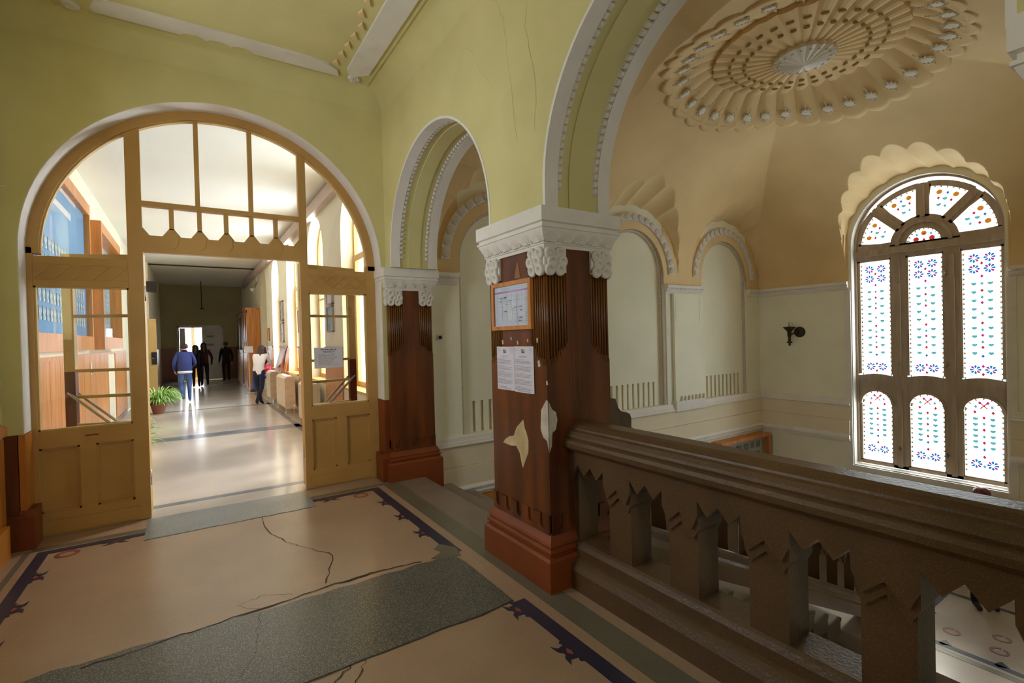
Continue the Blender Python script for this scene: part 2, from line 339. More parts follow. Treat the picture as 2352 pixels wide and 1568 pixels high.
# --- arcade wall over the capitals
A1, A2 = (4.172, 2.49, 1.076), (1.40, 2.53, 1.05)
pl = [(5.6, 2.40), (A1[0] + A1[2], 2.40)] + arc(A1[0], A1[1], A1[2], 0, 180, 40) + [(A1[0] - A1[2], 2.40), (A2[0] + A2[2], 2.40)] + arc(A2[0], A2[1], A2[2], 0, 180, 40) + [(A2[0] - A2[2], 2.40), (-2.4, 2.40), (-2.4, 4.7), (5.6, 4.7)]
we = struct('wall_east', MB().prism(pl, 'x', XA, 2.42), YEL, 'yellow arcade wall with two round arches over the stair')
wcrack([(3.95, 4.1), (3.6, 3.98), (3.3, 3.8), (3.2, 3.6), (3.05, 3.45)], we); wcrack([(3.0, 4.05), (2.85, 3.8), (2.8, 3.4), (2.72, 2.9)], we); wcrack([(2.55, 3.9), (2.6, 3.6), (2.5, 3.2), (2.52, 2.9)], we)
struct('wall_east_lower', MB().box(1.9, 2.42, -2.4, .3, 0, 2.4), YEL, 'yellow wall south of the arcade')
bead = MB()
bead.add([(-.018, -.021, 0), (.018, -.021, 0), (.02, .021, 0), (-.02, .021, 0), (-.012, -.018, .016), (.014, -.012, .018), (.016, .018, .02), (-.014, .014, .018), (0, 0, .024)],
         [(0, 1, 5, 4), (1, 2, 6, 5), (2, 3, 7, 6), (3, 0, 4, 7), (4, 5, 8), (5, 6, 8), (6, 7, 8), (7, 4, 8)])
bead_me = None
for cy, cz, r in (A1, A2):
    for x0, x1 in ((XA - .004, XA + .10), (2.32, 2.424)):
        pp = [(cy + r + .002, 2.40)] + arc(cy, cz, r + .002, 0, 180, 40) + [(cy - r - .002, 2.40), (cy - r + .02, 2.40)] + arc(cy, cz, r - .02, 180, 0, 40) + [(cy + r - .02, 2.40)]
        MB().prism(pp, 'x', x0, x1).build('archivolt_band', WHT, we)
    pp = [(cy + r, 2.40)] + arc(cy, cz, r - .001, 0, 180, 40) + [(cy - r, 2.40), (cy - r + .012, 2.40)] + arc(cy, cz, r - .012, 180, 0, 40) + [(cy + r - .012, 2.40)]
    MB().prism(pp, 'x', XA + .2, 2.22).build('archivolt_hollow', YEL, we)
    for xx in (XA + .118, 2.302):
        nb = 66
        for i in range(nb + 1):
            a = PI * (i + .5) / (nb + 1)
            if bead_me is None: b0 = bead.build('leaf_bead', WHT2, we); bead_me = b0.data; b_ = b0
            else: b_ = link('leaf_bead', bead_me, we)
            b_.location = (xx, cy + r * math.cos(a), cz + r * math.sin(a))
            nrm = Vector((0, -math.cos(a), -math.sin(a))); tn = Vector((0, -math.sin(a), math.cos(a))); x_ = tn.cross(nrm)
            b_.rotation_euler = Matrix((x_, tn, nrm)).transposed().to_euler()
# ================================================================ PIERS
disc_me = leaf_me = None
def capital(t, x0, x1, y0, y1, faces, blocks=True):
    """plaster capital around the rectangle; faces: list of '-x','-y','+x','+y' that carry ornament"""
    global disc_me, leaf_me
    MB().rect(x0, x1, y0, y1, [(.012, 2.155), (.014, 2.175), (.022, 2.178), (.022, 2.19), (.012, 2.194), (.03, 2.215), (.05, 2.255), (.055, 2.27), (.062, 2.273), (.062, 2.285), (.05, 2.288), (.05, 2.303), (.066, 2.31), (.066, 2.40)]).build('abacus', WHT, t)
    for fc in faces:
        a0, a1 = (y0, y1) if 'x' in fc else (x0, x1)
        n = max(2, round((a1 - a0 + .06) / .13))
        for i in range(n):
            s_ = a0 - .03 + (a1 - a0 + .06) * (i + .5) / n
            if leaf_me is None:
                lm = MB()
                for r_, h in ((.06, .012), (.045, .018), (.03, .024)):
                    lm.add([(r_ * math.cos(PI * k / 8), 0, r_ * math.sin(PI * k / 8) * 1.15) for k in range(9)] + [(r_ * .9 * math.cos(PI * k / 8), -h, r_ * .9 * math.sin(PI * k / 8) * 1.15) for k in range(9)],
                           [tuple(range(9, 18))] + [(k, k + 1, k + 10, k + 9) for k in range(8)])
                ob_ = lm.build('leaf_ornament', WHT2, t); leaf_me = ob_.data
            else: ob_ = link('leaf_ornament', leaf_me, t)
            off = .012
            if fc == '-y': loc, rz = (s_, y0 - off, 2.196), 0
            elif fc == '+y': loc, rz = (s_, y1 + off, 2.196), PI
            elif fc == '-x': loc, rz = (x0 - off, s_, 2.196), -PI / 2
            else: loc, rz = (x1 + off, s_, 2.196), PI / 2
            ob_.location = loc; ob_.rotation_euler = Matrix.Rotation(rz, 3, 'Z').to_euler()
            ob_.rotation_euler = (Matrix.Rotation(rz, 3, 'Z') @ Matrix.Rotation(.42, 3, 'X')).to_euler()
    if not blocks: return
    bw = .165
    for sx in (0, 1):
        for sy in (0, 1):
            xa = (x0 - .012, x0 + bw) if sx == 0 else (x1 - bw, x1 + .012); ya = (y0 - .012, y0 + bw) if sy == 0 else (y1 - bw, y1 + .012)
            MB().box(*xa, *ya, 2.0, 2.16).build('corner_block', WHT, t)
            for fc in faces:
                if 'x' in fc:
                    if (fc == '-x') != (sx == 0): continue
                    base, run, dirn = xa[0] if sx == 0 else xa[1], ya, 'x'
                else:
                    if (fc == '-y') != (sy == 0): continue
                    base, run, dirn = ya[0] if sy == 0 else ya[1], xa, 'y'
                sg = -1 if fc[0] == '-' else 1
                for row in range(3):
                    for k in range(2):
                        u = run[0] + (run[1] - run[0]) * (k + .5 + (.25 if row == 1 else 0)) / (2.25)
                        if disc_me is None:
                            ob_ = MB().lathe([(.041, -.005), (.041, .012), (.036, .019), (.026, .021), (.017, .016), (.012, .004), (.004, .003)], n=14).build('scale_ornament', WHT2, t, True); disc_me = ob_.data
                        else: ob_ = link('scale_ornament', disc_me, t)
                        z = 2.122 - row * .052
                        if dirn == 'x': ob_.location = (base + sg * .002, u, z); nrm = Vector((sg, 0, -.18))
                        else: ob_.location = (u, base + sg * .002, z); nrm = Vector((0, sg, -.18))
                        ob_.rotation_euler = nrm.to_track_quat('Z', 'Y').to_euler()
def pier(name, label, x0, x1, y0, y1, faces, kind=None):
    t = thing(name, label, 'pillar', ((x0 + x1) / 2, (y0 + y1) / 2, 0), kind=kind)
    MB().box(x0 + .014, x1 - .014, y0 + .014, y1 - .014, .2, 2.17).build('shaft', BRN, t)
    MB().rect(x0, x1, y0, y1, [(.062, -.35), (.062, .19), (.05, .208), (.034, .212), (.034, .222), (.044, .232), (.044, .246), (.03, .256), (.03, .266), (.036, .274), (.03, .29), (.006, .33), (.0, .345)]).build('base', BASE, t)
    for fc in faces:
        a0, a1 = (y0, y1) if 'x' in fc else (x0, x1); w = a1 - a0; c = (a0 + a1) / 2; hw = w / 2 - .004; cs = hw - .165
        P = [(-hw, .33), (hw, .33), (hw, 1.42), (hw - .01, 1.45), (hw - .05, 1.455), (hw - .085, 1.475), (hw - .1, 1.51), (cs + .03, 1.52), (cs, 1.55), (cs, 2.165), (-cs, 2.165), (-cs, 1.55), (-cs - .03, 1.52), (-hw + .1, 1.51), (-hw + .085, 1.475), (-hw + .05, 1.455), (-hw + .01, 1.45), (-hw, 1.42)]
        sg = -1 if fc[0] == '-' else 1
        face = {'-x': x0, '+x': x1, '-y': y0, '+y': y1}[fc]
        ax = 'x' if 'x' in fc else 'y'
        MB().prism([(c + p, q) for p, q in P], ax, face - sg * .03, face).build('panel', BRN, t)
        # fluted apron above the base
        n = 5; A = [(-hw, .335), (hw, .335), (hw, .46)]
        for k in range(n - 1, -1, -1):
            u = -hw + 2 * hw * (k + .5) / n; q = .028
            A += [(u + q, .455), (u + q, .385), (u + q * .6, .368), (u, .362), (u - q * .6, .368), (u - q, .385), (u - q, .455)]
        A += [(-hw, .46)]
        MB().prism([(c + p, q) for p, q in A], ax, face - sg * .004, face + sg * .012).build('apron', BRN, t)
        # reeds
        for side in (-1, 1):
            for k in range(7):
                u = c + side * (hw - .012 - k * .0235)
                zb = 1.41 + (0, .0, .02, .04, .06, .09, .1)[k]
                p = [(face - sg * .006, u, zb), (face - sg * .006, u, 2.01)] if ax == 'x' else [(u, face - sg * .006, zb), (u, face - sg * .006, 2.01)]
                MB().tube(p, .0095, 6).build('reed', BRNL, t, True)
    capital(t, x0, x1, y0, y1, faces)
    return t
PX0, PX1, PY0, PY1 = 1.875, 2.42, 2.455, 3.14
pil = pier('stone_pillar', 'central brown grained pillar with white carved capital carrying the two arches', PX0, PX1, PY0, PY1, ['-x', '-y', '+y', '+x'])
pier('wall_pilaster', 'dark brown pilaster with white carved capital at the door wall', 1.872, 2.405, 5.36, 5.6, ['-y', '-x'])
t = thing('wall_pilaster', 'white abacus of the arch springing high beside the balustrade', 'pillar', (2.15, 0, 0))
MB().box(1.875, 2.42, -.4, .29, 0, 2.2).build('shaft', BRN, t); capital(t, 1.875, 2.42, -.4, .29, ['-x', '+y'], True)
# long pointed leaf inlays in the panels
def leaf_inlay(pts_fn, c, z0, z1, w, parent):
    for k, ww_ in ((1, w), (.55, w * .55)):
        n = 14; Lf = []; Rt = []
        for i in range(n + 1):
            s_ = i / n; z = z0 + (z1 - z0) * (.5 + (s_ - .5) * k); h = ww_ * math.sin(PI * min(1, s_ * .98 + .01)) ** .8 * (1 - .35 * s_) + .002
            Lf.append((c - h, z)); Rt.append((c + h, z))
        pts = Lf + Rt[::-1]
        inner = [(c + (p[0] - c) * .82, z0 + (p[1] - z0) * .97 + .01) for p in pts]
        m_ = MB(); N_ = len(pts)
        m_.add([pts_fn(*p) for p in pts] + [pts_fn(*p) for p in inner], [(i, (i + 1) % N_, N_ + (i + 1) % N_, N_ + i) for i in range(N_)])
        m_.build('leaf_inlay', BRNL, parent)
leaf_inlay(lambda u, z: (u, PY0 - .0015, z), 2.115, 1.12, 1.95, .035, pil)
np_ = [o for o in bpy.data.objects if o.name == 'wall_pilaster'][0]
leaf_inlay(lambda u, z: (u, 5.3585, z), 2.13, 1.0, 1.68, .06, np_)
# patches of lost paint
def patch(pts, fn, mat, name='lost_paint_patch'):
    m_ = MB(); n = len(pts); c = (sum(p[0] for p in pts) / n, sum(p[1] for p in pts) / n)
    m_.add([fn(*p) for p in pts] + [fn(*c)], [(i, (i + 1) % n, n) for i in range(n)]); m_.build(name, mat, pil)
fx = lambda y, z: (PX0 - .0016, y, z); fy = lambda x, z: (x, PY0 - .0016, z)
patch([(3.0, .835), (2.97, .865), (2.91, .895), (2.86, .905), (2.82, .97), (2.735, 1.035), (2.72, .98), (2.70, .95), (2.68, .9), (2.685, .82), (2.72, .76), (2.755, .7), (2.77, .74), (2.79, .8), (2.83, .84), (2.9, .83)], fx, PEEL)
patch([(2.475, 1.19), (2.53, 1.12), (2.54, 1.0), (2.515, .95), (2.475, .93), (2.456, .86), (2.456, 1.19)], fx, PEEL2)
patch([(1.876, 1.185), (1.905, 1.13), (1.935, 1.11), (1.945, 1.06), (1.93, 1.0), (1.9, .98), (1.895, .9), (1.876, .86)], fy, PEEL2)
patch([(2.75, 2.10), (2.735, 2.03), (2.73, 1.995), (2.80, 1.995), (2.785, 2.05), (2.765, 2.10)], fx, M('worn_brown', (.3, .13, .04), .5))
for y, z, s_ in ((2.55, 1.57, .012), (2.97, 1.56, .012), (2.78, 1.555, .01), (2.54, 1.42, .016), (2.86, 1.585, .008), (2.66, 1.57, .008), (2.9, 1.33, .006), (2.46, 1.3, .01)):
    patch([(y - s_, z - s_), (y + s_ * .6, z - s_ * 1.4), (y + s_, z + s_), (y - s_ * .4, z + s_ * 1.6)], fx, PEEL2, 'paint_chip')
# --- framed timetable and two notices on the pillar
t = thing('framed_timetable', 'wooden framed timetable sheet hung on the pillar under its capital', 'picture', (PX0, 2.83, 1.63))
y0, y1, z0, z1 = 2.585, 3.075, 1.645, 1.98; f_ = .028
MB().box(PX0 - .012, PX0 - .006, y0 + .01, y1 - .01, z0 + .01, z1 - .01).build('backing', PAP, t)
for a, b, c, d in ((y0, y0 + f_, z0, z1), (y1 - f_, y1, z0, z1), (y0 + f_, y1 - f_, z0, z0 + f_), (y0 + f_, y1 - f_, z1 - f_, z1)):
    MB().box(PX0 - .026, PX0 - .002, a, b, c, d).build('frame_bar', WOOD, t)
MG = M('magenta_print', (.5, .2, .5), .7); BLP = M('pale_blue_print', (.5, .6, .7), .7); GRP = M('grey_print', (.55, .54, .6), .7)
MB().box(PX0 - .0132, PX0 - .0128, y0 + f_, y1 - f_, 1.905, 1.918).build('header_print', MG, t)
MB().box(PX0 - .0132, PX0 - .0128, y0 + .1, y1 - .12, 1.925, 1.94).build('header_print', BLP, t)
gm = MB()
for k in range(9): gm.box(PX0 - .0131, PX0 - .0127, y0 + .04, y1 - .04, 1.69 + .024 * k, 1.6915 + .024 * k)
for k in range(7): gm.box(PX0 - .0131, PX0 - .0127, y0 + .05 + .062 * k, y0 + .0515 + .062 * k, 1.68, 1.895)
for k in range(46):
    a = y0 + .055 + .062 * random.randrange(6); b = 1.695 + .024 * random.randrange(8); gm.box(PX0 - .0131, PX0 - .0127, a, a + random.uniform(.02, .05), b + .006, b + .012)
gm.build('table_print', GRP, t)
MB().box(PX0 - .016, PX0 - .0155, y0 + f_, y1 - f_, z0 + f_, z1 - f_).build('glass', GLS, t)
def sheet(name, label, y0, y1, z0, z1, seed):
    rnd = random.Random(seed); t = thing(name, label, 'notice', (PX0, (y0 + y1) / 2, z0), 'printed notices taped to the pillar')
    n = 8; m_ = MB()
    for i in range(n + 1):
        y = y0 + (y1 - y0) * i / n; b = .004 + .004 * math.sin(PI * i / n)
        m_.v += [(PX0 - b, y, z0 - .012 * (1 - i / n) * 0), (PX0 - b, y, z1), (PX0 - b + .0015, y, z0), (PX0 - b + .0015, y, z1)]
    for i in range(n):
        k = i * 4; m_.f += [(k, k + 1, k + 5, k + 4), (k + 2, k + 6, k + 7, k + 3), (k + 1, k + 3, k + 7, k + 5), (k, k + 4, k + 6, k + 2)]
    m_.build('paper', PAP, t)
    tx = MB(); X_ = PX0 - .0092; h = z1 - z0; wd = y1 - y0
    def line(fr, a, b, th=.0022):      # word blocks; reading runs from high y to low y
        u = a
        while u < b:
            w_ = rnd.uniform(.03, .1); e = min(u + w_, b); tx.box(X_ - .0003, X_, y1 - wd * e, y1 - wd * u, z1 - h * fr - th / 2, z1 - h * fr + th / 2); u = e + .02
    for fr, a, b in ((.045, .05, .2), (.085, .05, .26), (.04, .8, .96), (.08, .8, .96), (.12, .85, .96), (.215, .3, .68), (.24, .3, .64)): line(fr, a, b)
    fr = .29
    while fr < .88:
        for k in range(rnd.randint(3, 5)): line(fr, .06, rnd.uniform(.8, .93) if k else .5); fr += .026
        fr += .03
    line(.93, .06, .6, .003); line(.965, .2, .85, .003)
    tx.build('printed_text', INK, t)
    for k, (a, b, cc) in enumerate(((.42, 0, (.6, .05, .12)), (.42, 1, (.05, .2, .5)), (.5, 0, (.3, .6, .15)), (.5, 1, (.03, .1, .35)))):
        MB().box(X_ - .0004, X_, y1 - wd * (a + .075), y1 - wd * a, z1 - h * (.1 + .045 * b), z1 - h * (.06 + .045 * b)).build('logo_block', M('logo%d' % k, cc, .6), t)
    return t
sheet('paper_notice', 'left of the two white printed notices side by side on the pillar', 2.825, 3.05, 1.222, 1.528, 3)
sheet('paper_notice', 'right of the two white printed notices, nearest the pillar edge', 2.595, 2.822, 1.218, 1.531, 4)
# ================================================================ BALUSTRADES
def balustrade(name, label, org, dirn, length, slope, nb, first, z0=0, mat=STONE):
    t = thing(name, label, 'balustrade', (org[0], org[1], z0))
    d = Vector(dirn); p = Vector((d.y, -d.x))
    def mp(s_, w, z): return (org[0] + d.x * s_ + p.x * w, org[1] + d.y * s_ + p.y * w, z0 + z + slope * s_)
    def ex(poly, a, b): return MB().prism(poly, 'x', a, b).map(mp)
    def mir(h): return h + [(-w, z) for w, z in h[::-1]]
    ex(mir([(-.113, .853), (-.14, .865), (-.16, .885), (-.163, .912), (-.152, .93), (-.136, .938), (-.14, .95), (-.137, .965), (-.122, .985), (-.104, .994), (-.1, 1.004), (-.075, 1.024), (-.05, 1.032)]), 0, length).build('handrail', mat, t)
    ex(mir([(-.17, -.02), (-.17, .12), (-.155, .155), (-.13, .175), (-.112, .185), (-.112, .235), (-.1, .262), (-.085, .275)]), 0, length).build('plinth', mat, t)
    pt = .437; low = []
    for k in range(nb + 1):
        a = first + pt * k
        for u, z in ((0, .775), (.055, .71), (.1125, .775), (.168, .71), (.225, .775), (.226, .70), (.258, .625), (.3315, .695), (.404, .625), (.436, .70)):
            if 0 < a + u < length: low.append((a + u, z))
    fr = MB(); poly = [(0, .86), (0, .66)] + low + [(length, low[-1][1]), (length, .86)]
    n = len(poly); V = [mp(s_, -.112, z) for s_, z in poly] + [mp(s_, .112, z) for s_, z in poly]
    fr.add(V, [tuple(range(n)), tuple(range(n, 2 * n))[::-1]] + [(i, n + i, n + (i + 1) % n, (i + 1) % n) for i in range(n)]); fr.build('frieze', mat, t)
    for k in range(nb + 1):
        c = first + pt * k + .3315
        if c - .09 > length: break
        ex2 = MB(); e0, e1 = c - .086, min(c + .086, length)
        ex2.add([mp(*q) for q in ((e0, -.082, .26), (e1, -.082, .26), (e1, .082, .26), (e0, .082, .26), (e0, -.082, .72), (e1, -.082, .72), (e1, .082, .72), (e0, .082, .72))],
                [(0, 3, 2, 1), (4, 5, 6, 7), (0, 1, 5, 4), (1, 2, 6, 5), (2, 3, 7, 6), (3, 0, 4, 7)]); b_ = ex2.build('baluster', mat, t)
        ch = [(-.1, .69), (-.1, .63), (-.072, .575), (0, .645), (.072, .575), (.1, .63), (.1, .69)]
        if c + .1 < length:
            m_ = MB(); n = len(ch); V = [mp(c + a, w, z) for w in (-.096, .096) for a, z in ch]
            m_.add(V, [tuple(range(n)), tuple(range(n, 2 * n))[::-1]] + [(i, n + i, n + (i + 1) % n, (i + 1) % n) for i in range(n)]); m_.build('chevron', mat, b_)
    ex3 = MB(); ex3.add([mp(*q) for q in ((0, -.082, .26), (max(first - .03, .02), -.082, .26), (max(first - .03, .02), .082, .26), (0, .082, .26), (0, -.082, .8), (max(first - .03, .02), -.082, .8), (max(first - .03, .02), .082, .8), (0, .082, .8))],
            [(0, 3, 2, 1), (4, 5, 6, 7), (0, 1, 5, 4), (1, 2, 6, 5), (2, 3, 7, 6), (3, 0, 4, 7)]); ex3.build('end_post', mat, t)
    return t
PXC = (PX0 + PX1) / 2
balustrade('stone_balustrade', 'brown cast stone balustrade with zigzag frieze running from the pillar to the near corner', (PXC, PY0 - .001), (0, -1), 2.2, 0, 5, .08)
balustrade('stone_balustrade', 'sloping stone balustrade descending with the stair beyond the pillar', (2.91, 2.86), (1, 0), 4.6, -.458, 11, .2, -.16, STONE2)
# newel where the sloping handrail starts
t = thing('newel_post', 'dark polished newel block with curled top behind the pillar', 'newel', (2.7, 2.86, -.1))
MB().prism([(2.49, -.2), (2.86, -.2), (2.86, .0), (2.9, .93), (2.885, .965), (2.84, .985), (2.79, .995), (2.755, 1.03), (2.73, 1.1), (2.6, 1.12), (2.49, 1.12)], 'y', 2.72, 3.0).build('post', M('polished_dark_stone', (.11, .06, .035), .18, .2, 3, 0, 30, .6), t)
# ================================================================ STAIR
RIS, TRD, NST = 2.3 / 15, .335, 15
t = thing('staircase', 'grey stone stair flight descending from the landing beside the cream wall', 'stairs', (2.23, 4.2, 0))
for k in range(1, NST):
    x = 2.23 + TRD * (k - 1); z = -RIS * k
    MB().prism([(x - .02, z - .2), (x + TRD, z - .2), (x + TRD, z - .05), (x + TRD + .025, z - .04), (x + TRD + .025, z), (x - .02, z)], 'y', 3.215 if k < 3 else 2.97, 5.37).build('step', STEPM, t)
MB().prism([(2.45, -.5), (7.2, -2.7), (7.2, -2.5), (2.45, -.3)], 'y', 3.22, 5.37).build('soffit_slab', PINK, t)
MLX = 6.92
fm = struct('floor_mid_landing', MB().box(MLX, 9.56, .18, 5.5, -2.5, -2.3), M('pale_terrazzo', (.5, .42, .37), .22, .1, 2, .03, 40, .5, speck=((190, .3, (.6, .52, .46), .5),)), 'pale terrazzo half landing below the tall window')
def inl2(name, poly, mat, h=.003): MB().prism(poly, 'z', -2.32, -2.3 + h).build(name, mat, fm)
for p_ in (R4(7.55, 7.63, .5, 2.55), R4(7.63, 9.2, 2.47, 2.55), R4(9.12, 9.2, .5, 2.5)): inl2('border_band', p_, M('blue_grey_terrazzo', (.1, .11, .17), .25, .2, 4))
inl2('border_strip', R4(7.4, 7.49, .5, 2.7), FGRN)
for x, y in ((7.9, 2.45), (8.35, 2.45), (7.64, 2.1), (7.64, 1.6)):
    inl2('border_ornament', [(x - .07, y + .03), (x, y - .05), (x + .08, y + .03), (x + .03, y + .06), (x - .04, y + .07)], NAVY)
for x, y in ((8.0, 2.15), (8.3, 1.75), (7.95, 1.7)):
    MB().prism(arc(x, y, .09, 0, 345, 18) + arc(x, y, .06, 345, 0, 18), 'z', -2.31, -2.296).build('inlaid_ring', M('dull_rose', (.3, .16, .16), .3), fm)
t = thing('staircase', 'lower stone stair flight returning below the balustrade', 'stairs', (6.9, 1.5, -2.3))
for k in range(1, 13):
    x = MLX - TRD * (k - 1); z = -2.3 - RIS * k
    MB().prism([(x + .02, z - .2), (x - TRD, z - .2), (x - TRD, z - .05), (x - TRD - .025, z - .04), (x - TRD - .025, z), (x + .02, z)], 'y', .22, 2.66).build('step', STEPM, t)
struct('floor_ground', MB().box(1.9, 9.6, .1, 5.6, -4.8, -4.6), FTAN, 'lower hall floor under the stair')
# ================================================================ STAIRWELL WALLS
YC, XD = 5.48, 9.55
NC = (3.53, 5.98, 8.41); NR, NZ = .66, 2.57
wc = None
pl = [(2.42, .38)]
for c in NC: pl += [(c - .70, .38)] + arc(c, NZ, .70, 180, 0, 28) + [(c + .70, .38)]
pl += [(XD + .1, .38), (XD + .1, 4.8), (2.42, 4.8)]
wc = struct('wall_stair_north', MB().prism(pl, 'y', YC, 5.62), CREAM, 'cream stairwell wall with three blind arched niches')
MB().box(2.3, XD + .1, 5.60, 5.75, -4.6, 4.8).build('backing', CREAM, wc)
for c in NC:
    # niche panel with fluted foot
    P = [(c - NR - .03, .36)]; n = 9; w = 1.1
    for k in range(n):
        u = c - w / 2 + w * (k + .5) / n; g = .024; P += [(u - g, .36), (u - g, .78), (u + g, .78), (u + g, .36)]
    P += [(c + NR + .03, .36), (c + NR + .03, NZ)] + arc(c, NZ, NR + .03, 0, 180, 24)
    MB().prism(P, 'y', 5.555, 5.585).build('niche_panel', CREAM, wc)
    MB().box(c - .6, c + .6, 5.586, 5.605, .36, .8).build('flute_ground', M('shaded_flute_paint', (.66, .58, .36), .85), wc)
    # beaded edge
    E_ = [(c - NR, .38)] + arc(c, NZ, NR, 180, 0, 28) + [(c + NR, .38)]; E2 = [(c + NR + .045, .38)] + arc(c, NZ, NR + .045, 0, 180, 28) + [(c - NR - .045, .38)]
    MB().prism(E_ + E2, 'y', 5.515, 5.56).build('beaded_edge', M('beaded_plaster', (.62, .52, .42), .8, .3, 60, .5, 60), wc)
    band(c, NZ, .70, .82, 'y', 5.47, 5.53, 28).build('hollow_moulding', TAN, wc)
    band(c, NZ, .83, .945, 'y', 5.445, 5.5, 28).build('rose_band', WHT, wc)
rose_me = None
for c in NC:
    n = 19
    for k in range(n):
        a = PI * (k + .5) / n
        if rose_me is None:
            m_ = MB().lathe([(.062, -.004), (.06, .012), (.045, .026), (.04, .02), (.028, .034), (.018, .026), (.01, .036), (.003, .034)], n=12, sx=1, sy=.9); o = m_.build('plaster_rose', WHT2, wc, True); rose_me = o.data
        else: o = link('plaster_rose', rose_me, wc)
        o.location = (c + .888 * math.cos(a), 5.445, NZ + .888 * math.sin(a)); o.rotation_euler = (PI / 2, a, 0)
# upper part of the wall above the cornice is tan plaster
def tanpl():
    segs = [(2.42, NC[0] - .7)] + [(NC[i] + .7, NC[i + 1] - .7) for i in range(2)] + [(NC[2] + .7, XD)]
    return segs
for a, b in tanpl():
    if b - a > .05:
        MB().box(a, b, 5.474, 5.49, 2.40, 3.6).build('tan_field', TAN, wc)
CORN = [(0, 2.255), (-.02, 2.26), (-.022, 2.275), (-.03, 2.28), (-.06, 2.315), (-.062, 2.322), (-.05, 2.326), (-.05, 2.335), (-.072, 2.345), (-.08, 2.36), (-.08, 2.40), (0, 2.40)]
def corn_n(x0, x1): 
    o = MB().prism([(YC + a, z) for a, z in CORN], 'x', x0, x1).build('cornice', WHT, wc)
    cm_ = MB(); k = x0 + .16
    while k < x1 - .05: cm_.blob((k, YC - .075, 2.345), .028, .012, .014, 8, 4); k += .105
    if cm_.v: cm_.build('cornice_beads', WHT2, o)
corn_n(2.42, NC[0] - .73); corn_n(NC[0] + .73, NC[1] - .73); corn_n(NC[1] + .73, NC[2] - .73); corn_n(NC[2] + .73, XD)
# pier strips between the niches
for a, b in ((NC[0] + .71, NC[1] - .71), (NC[1] + .71, NC[2] - .71)):
    MB().box(a + .02, a + .1, YC - .02, YC, .38, 2.26).build('pier_strip', WHT, wc)
    MB().box(a + .2, b - .02, YC - .045, YC, .38, 2.26).build('pier_panel', CREAM, wc)
    tm = MB()
    for k in range(14): tm.add([(a + .215, YC - .046, 2.2 - k * .03), (a + .25, YC - .053, 2.19 - k * .03), (a + .22, YC - .046, 2.175 - k * .03), (a + .23, YC - .046, 2.19 - k * .03)], [(0, 1, 3), (1, 2, 3)]).add([(b - .15, YC - .046, 2.2 - k * .03), (b - .115, YC - .053, 2.19 - k * .03), (b - .145, YC - .046, 2.175 - k * .03), (b - .135, YC - .046, 2.19 - k * .03)], [(0, 1, 3), (1, 2, 3)])
    tm.build('leaf_drop', WHT2, wc)
    MB().prism([(a + .18, .25), (b, .25)] + sum([[(b - .05 - k * .1, .42), (b - .065 - k * .1, .5), (b - .08 - k * .1, .42)] for k in range(int((b - a - .25) / .1))], []) + [(a + .18, .42)], 'y', YC - .075, YC).build('toothed_foot', WHT, wc)
# horizontal mouldings (dado) on the north and east walls
def dado_n(x0, x1, off=0):
    MB().prism([(YC + .1, .25), (YC - .05 - off, .25), (YC - .065 - off, .262), (YC - .065 - off, .275), (YC - .05 - off, .282), (YC - .05 - off, .305), (YC - .035 - off, .315), (YC - .03 - off, .36), (YC - .02 - off, .38), (YC + .1, .38)], 'x', x0, x1).build('dado_moulding', WHT, wc)
    MB().box(x0, x1, YC - .03 - off, YC + .12, .0, .25).build('dado_field', PINK, wc)
dado_n(2.42, XD)
MB().box(2.42, XD, YC - .06, YC + .12, -.26, -.004).build('dado_field', PINK, wc)
MB().prism([(YC + .1, -.38), (YC - .05, -.38), (YC - .05, -.36), (YC - .075, -.345), (YC - .075, -.33), (YC - .06, -.325), (YC - .06, -.30), (YC - .09, -.285), (YC - .09, -.27), (YC - .07, -.24), (YC + .1, -.24)], 'x', 2.42, XD).build('dado_moulding', WHT, wc)
MB().box(2.42, 7.3, YC - .03, YC + .12, -4.6, -.381).build('lower_dado', M('lit_orange_dado_paint', (.6, .26, .03), .35, .1, 2), wc)  # orange-brown dado with the window's brightness put into its colour
MB().box(7.3, XD, YC - .03, YC + .12, -4.6, -.381).build('lower_wall', CREAM, wc)
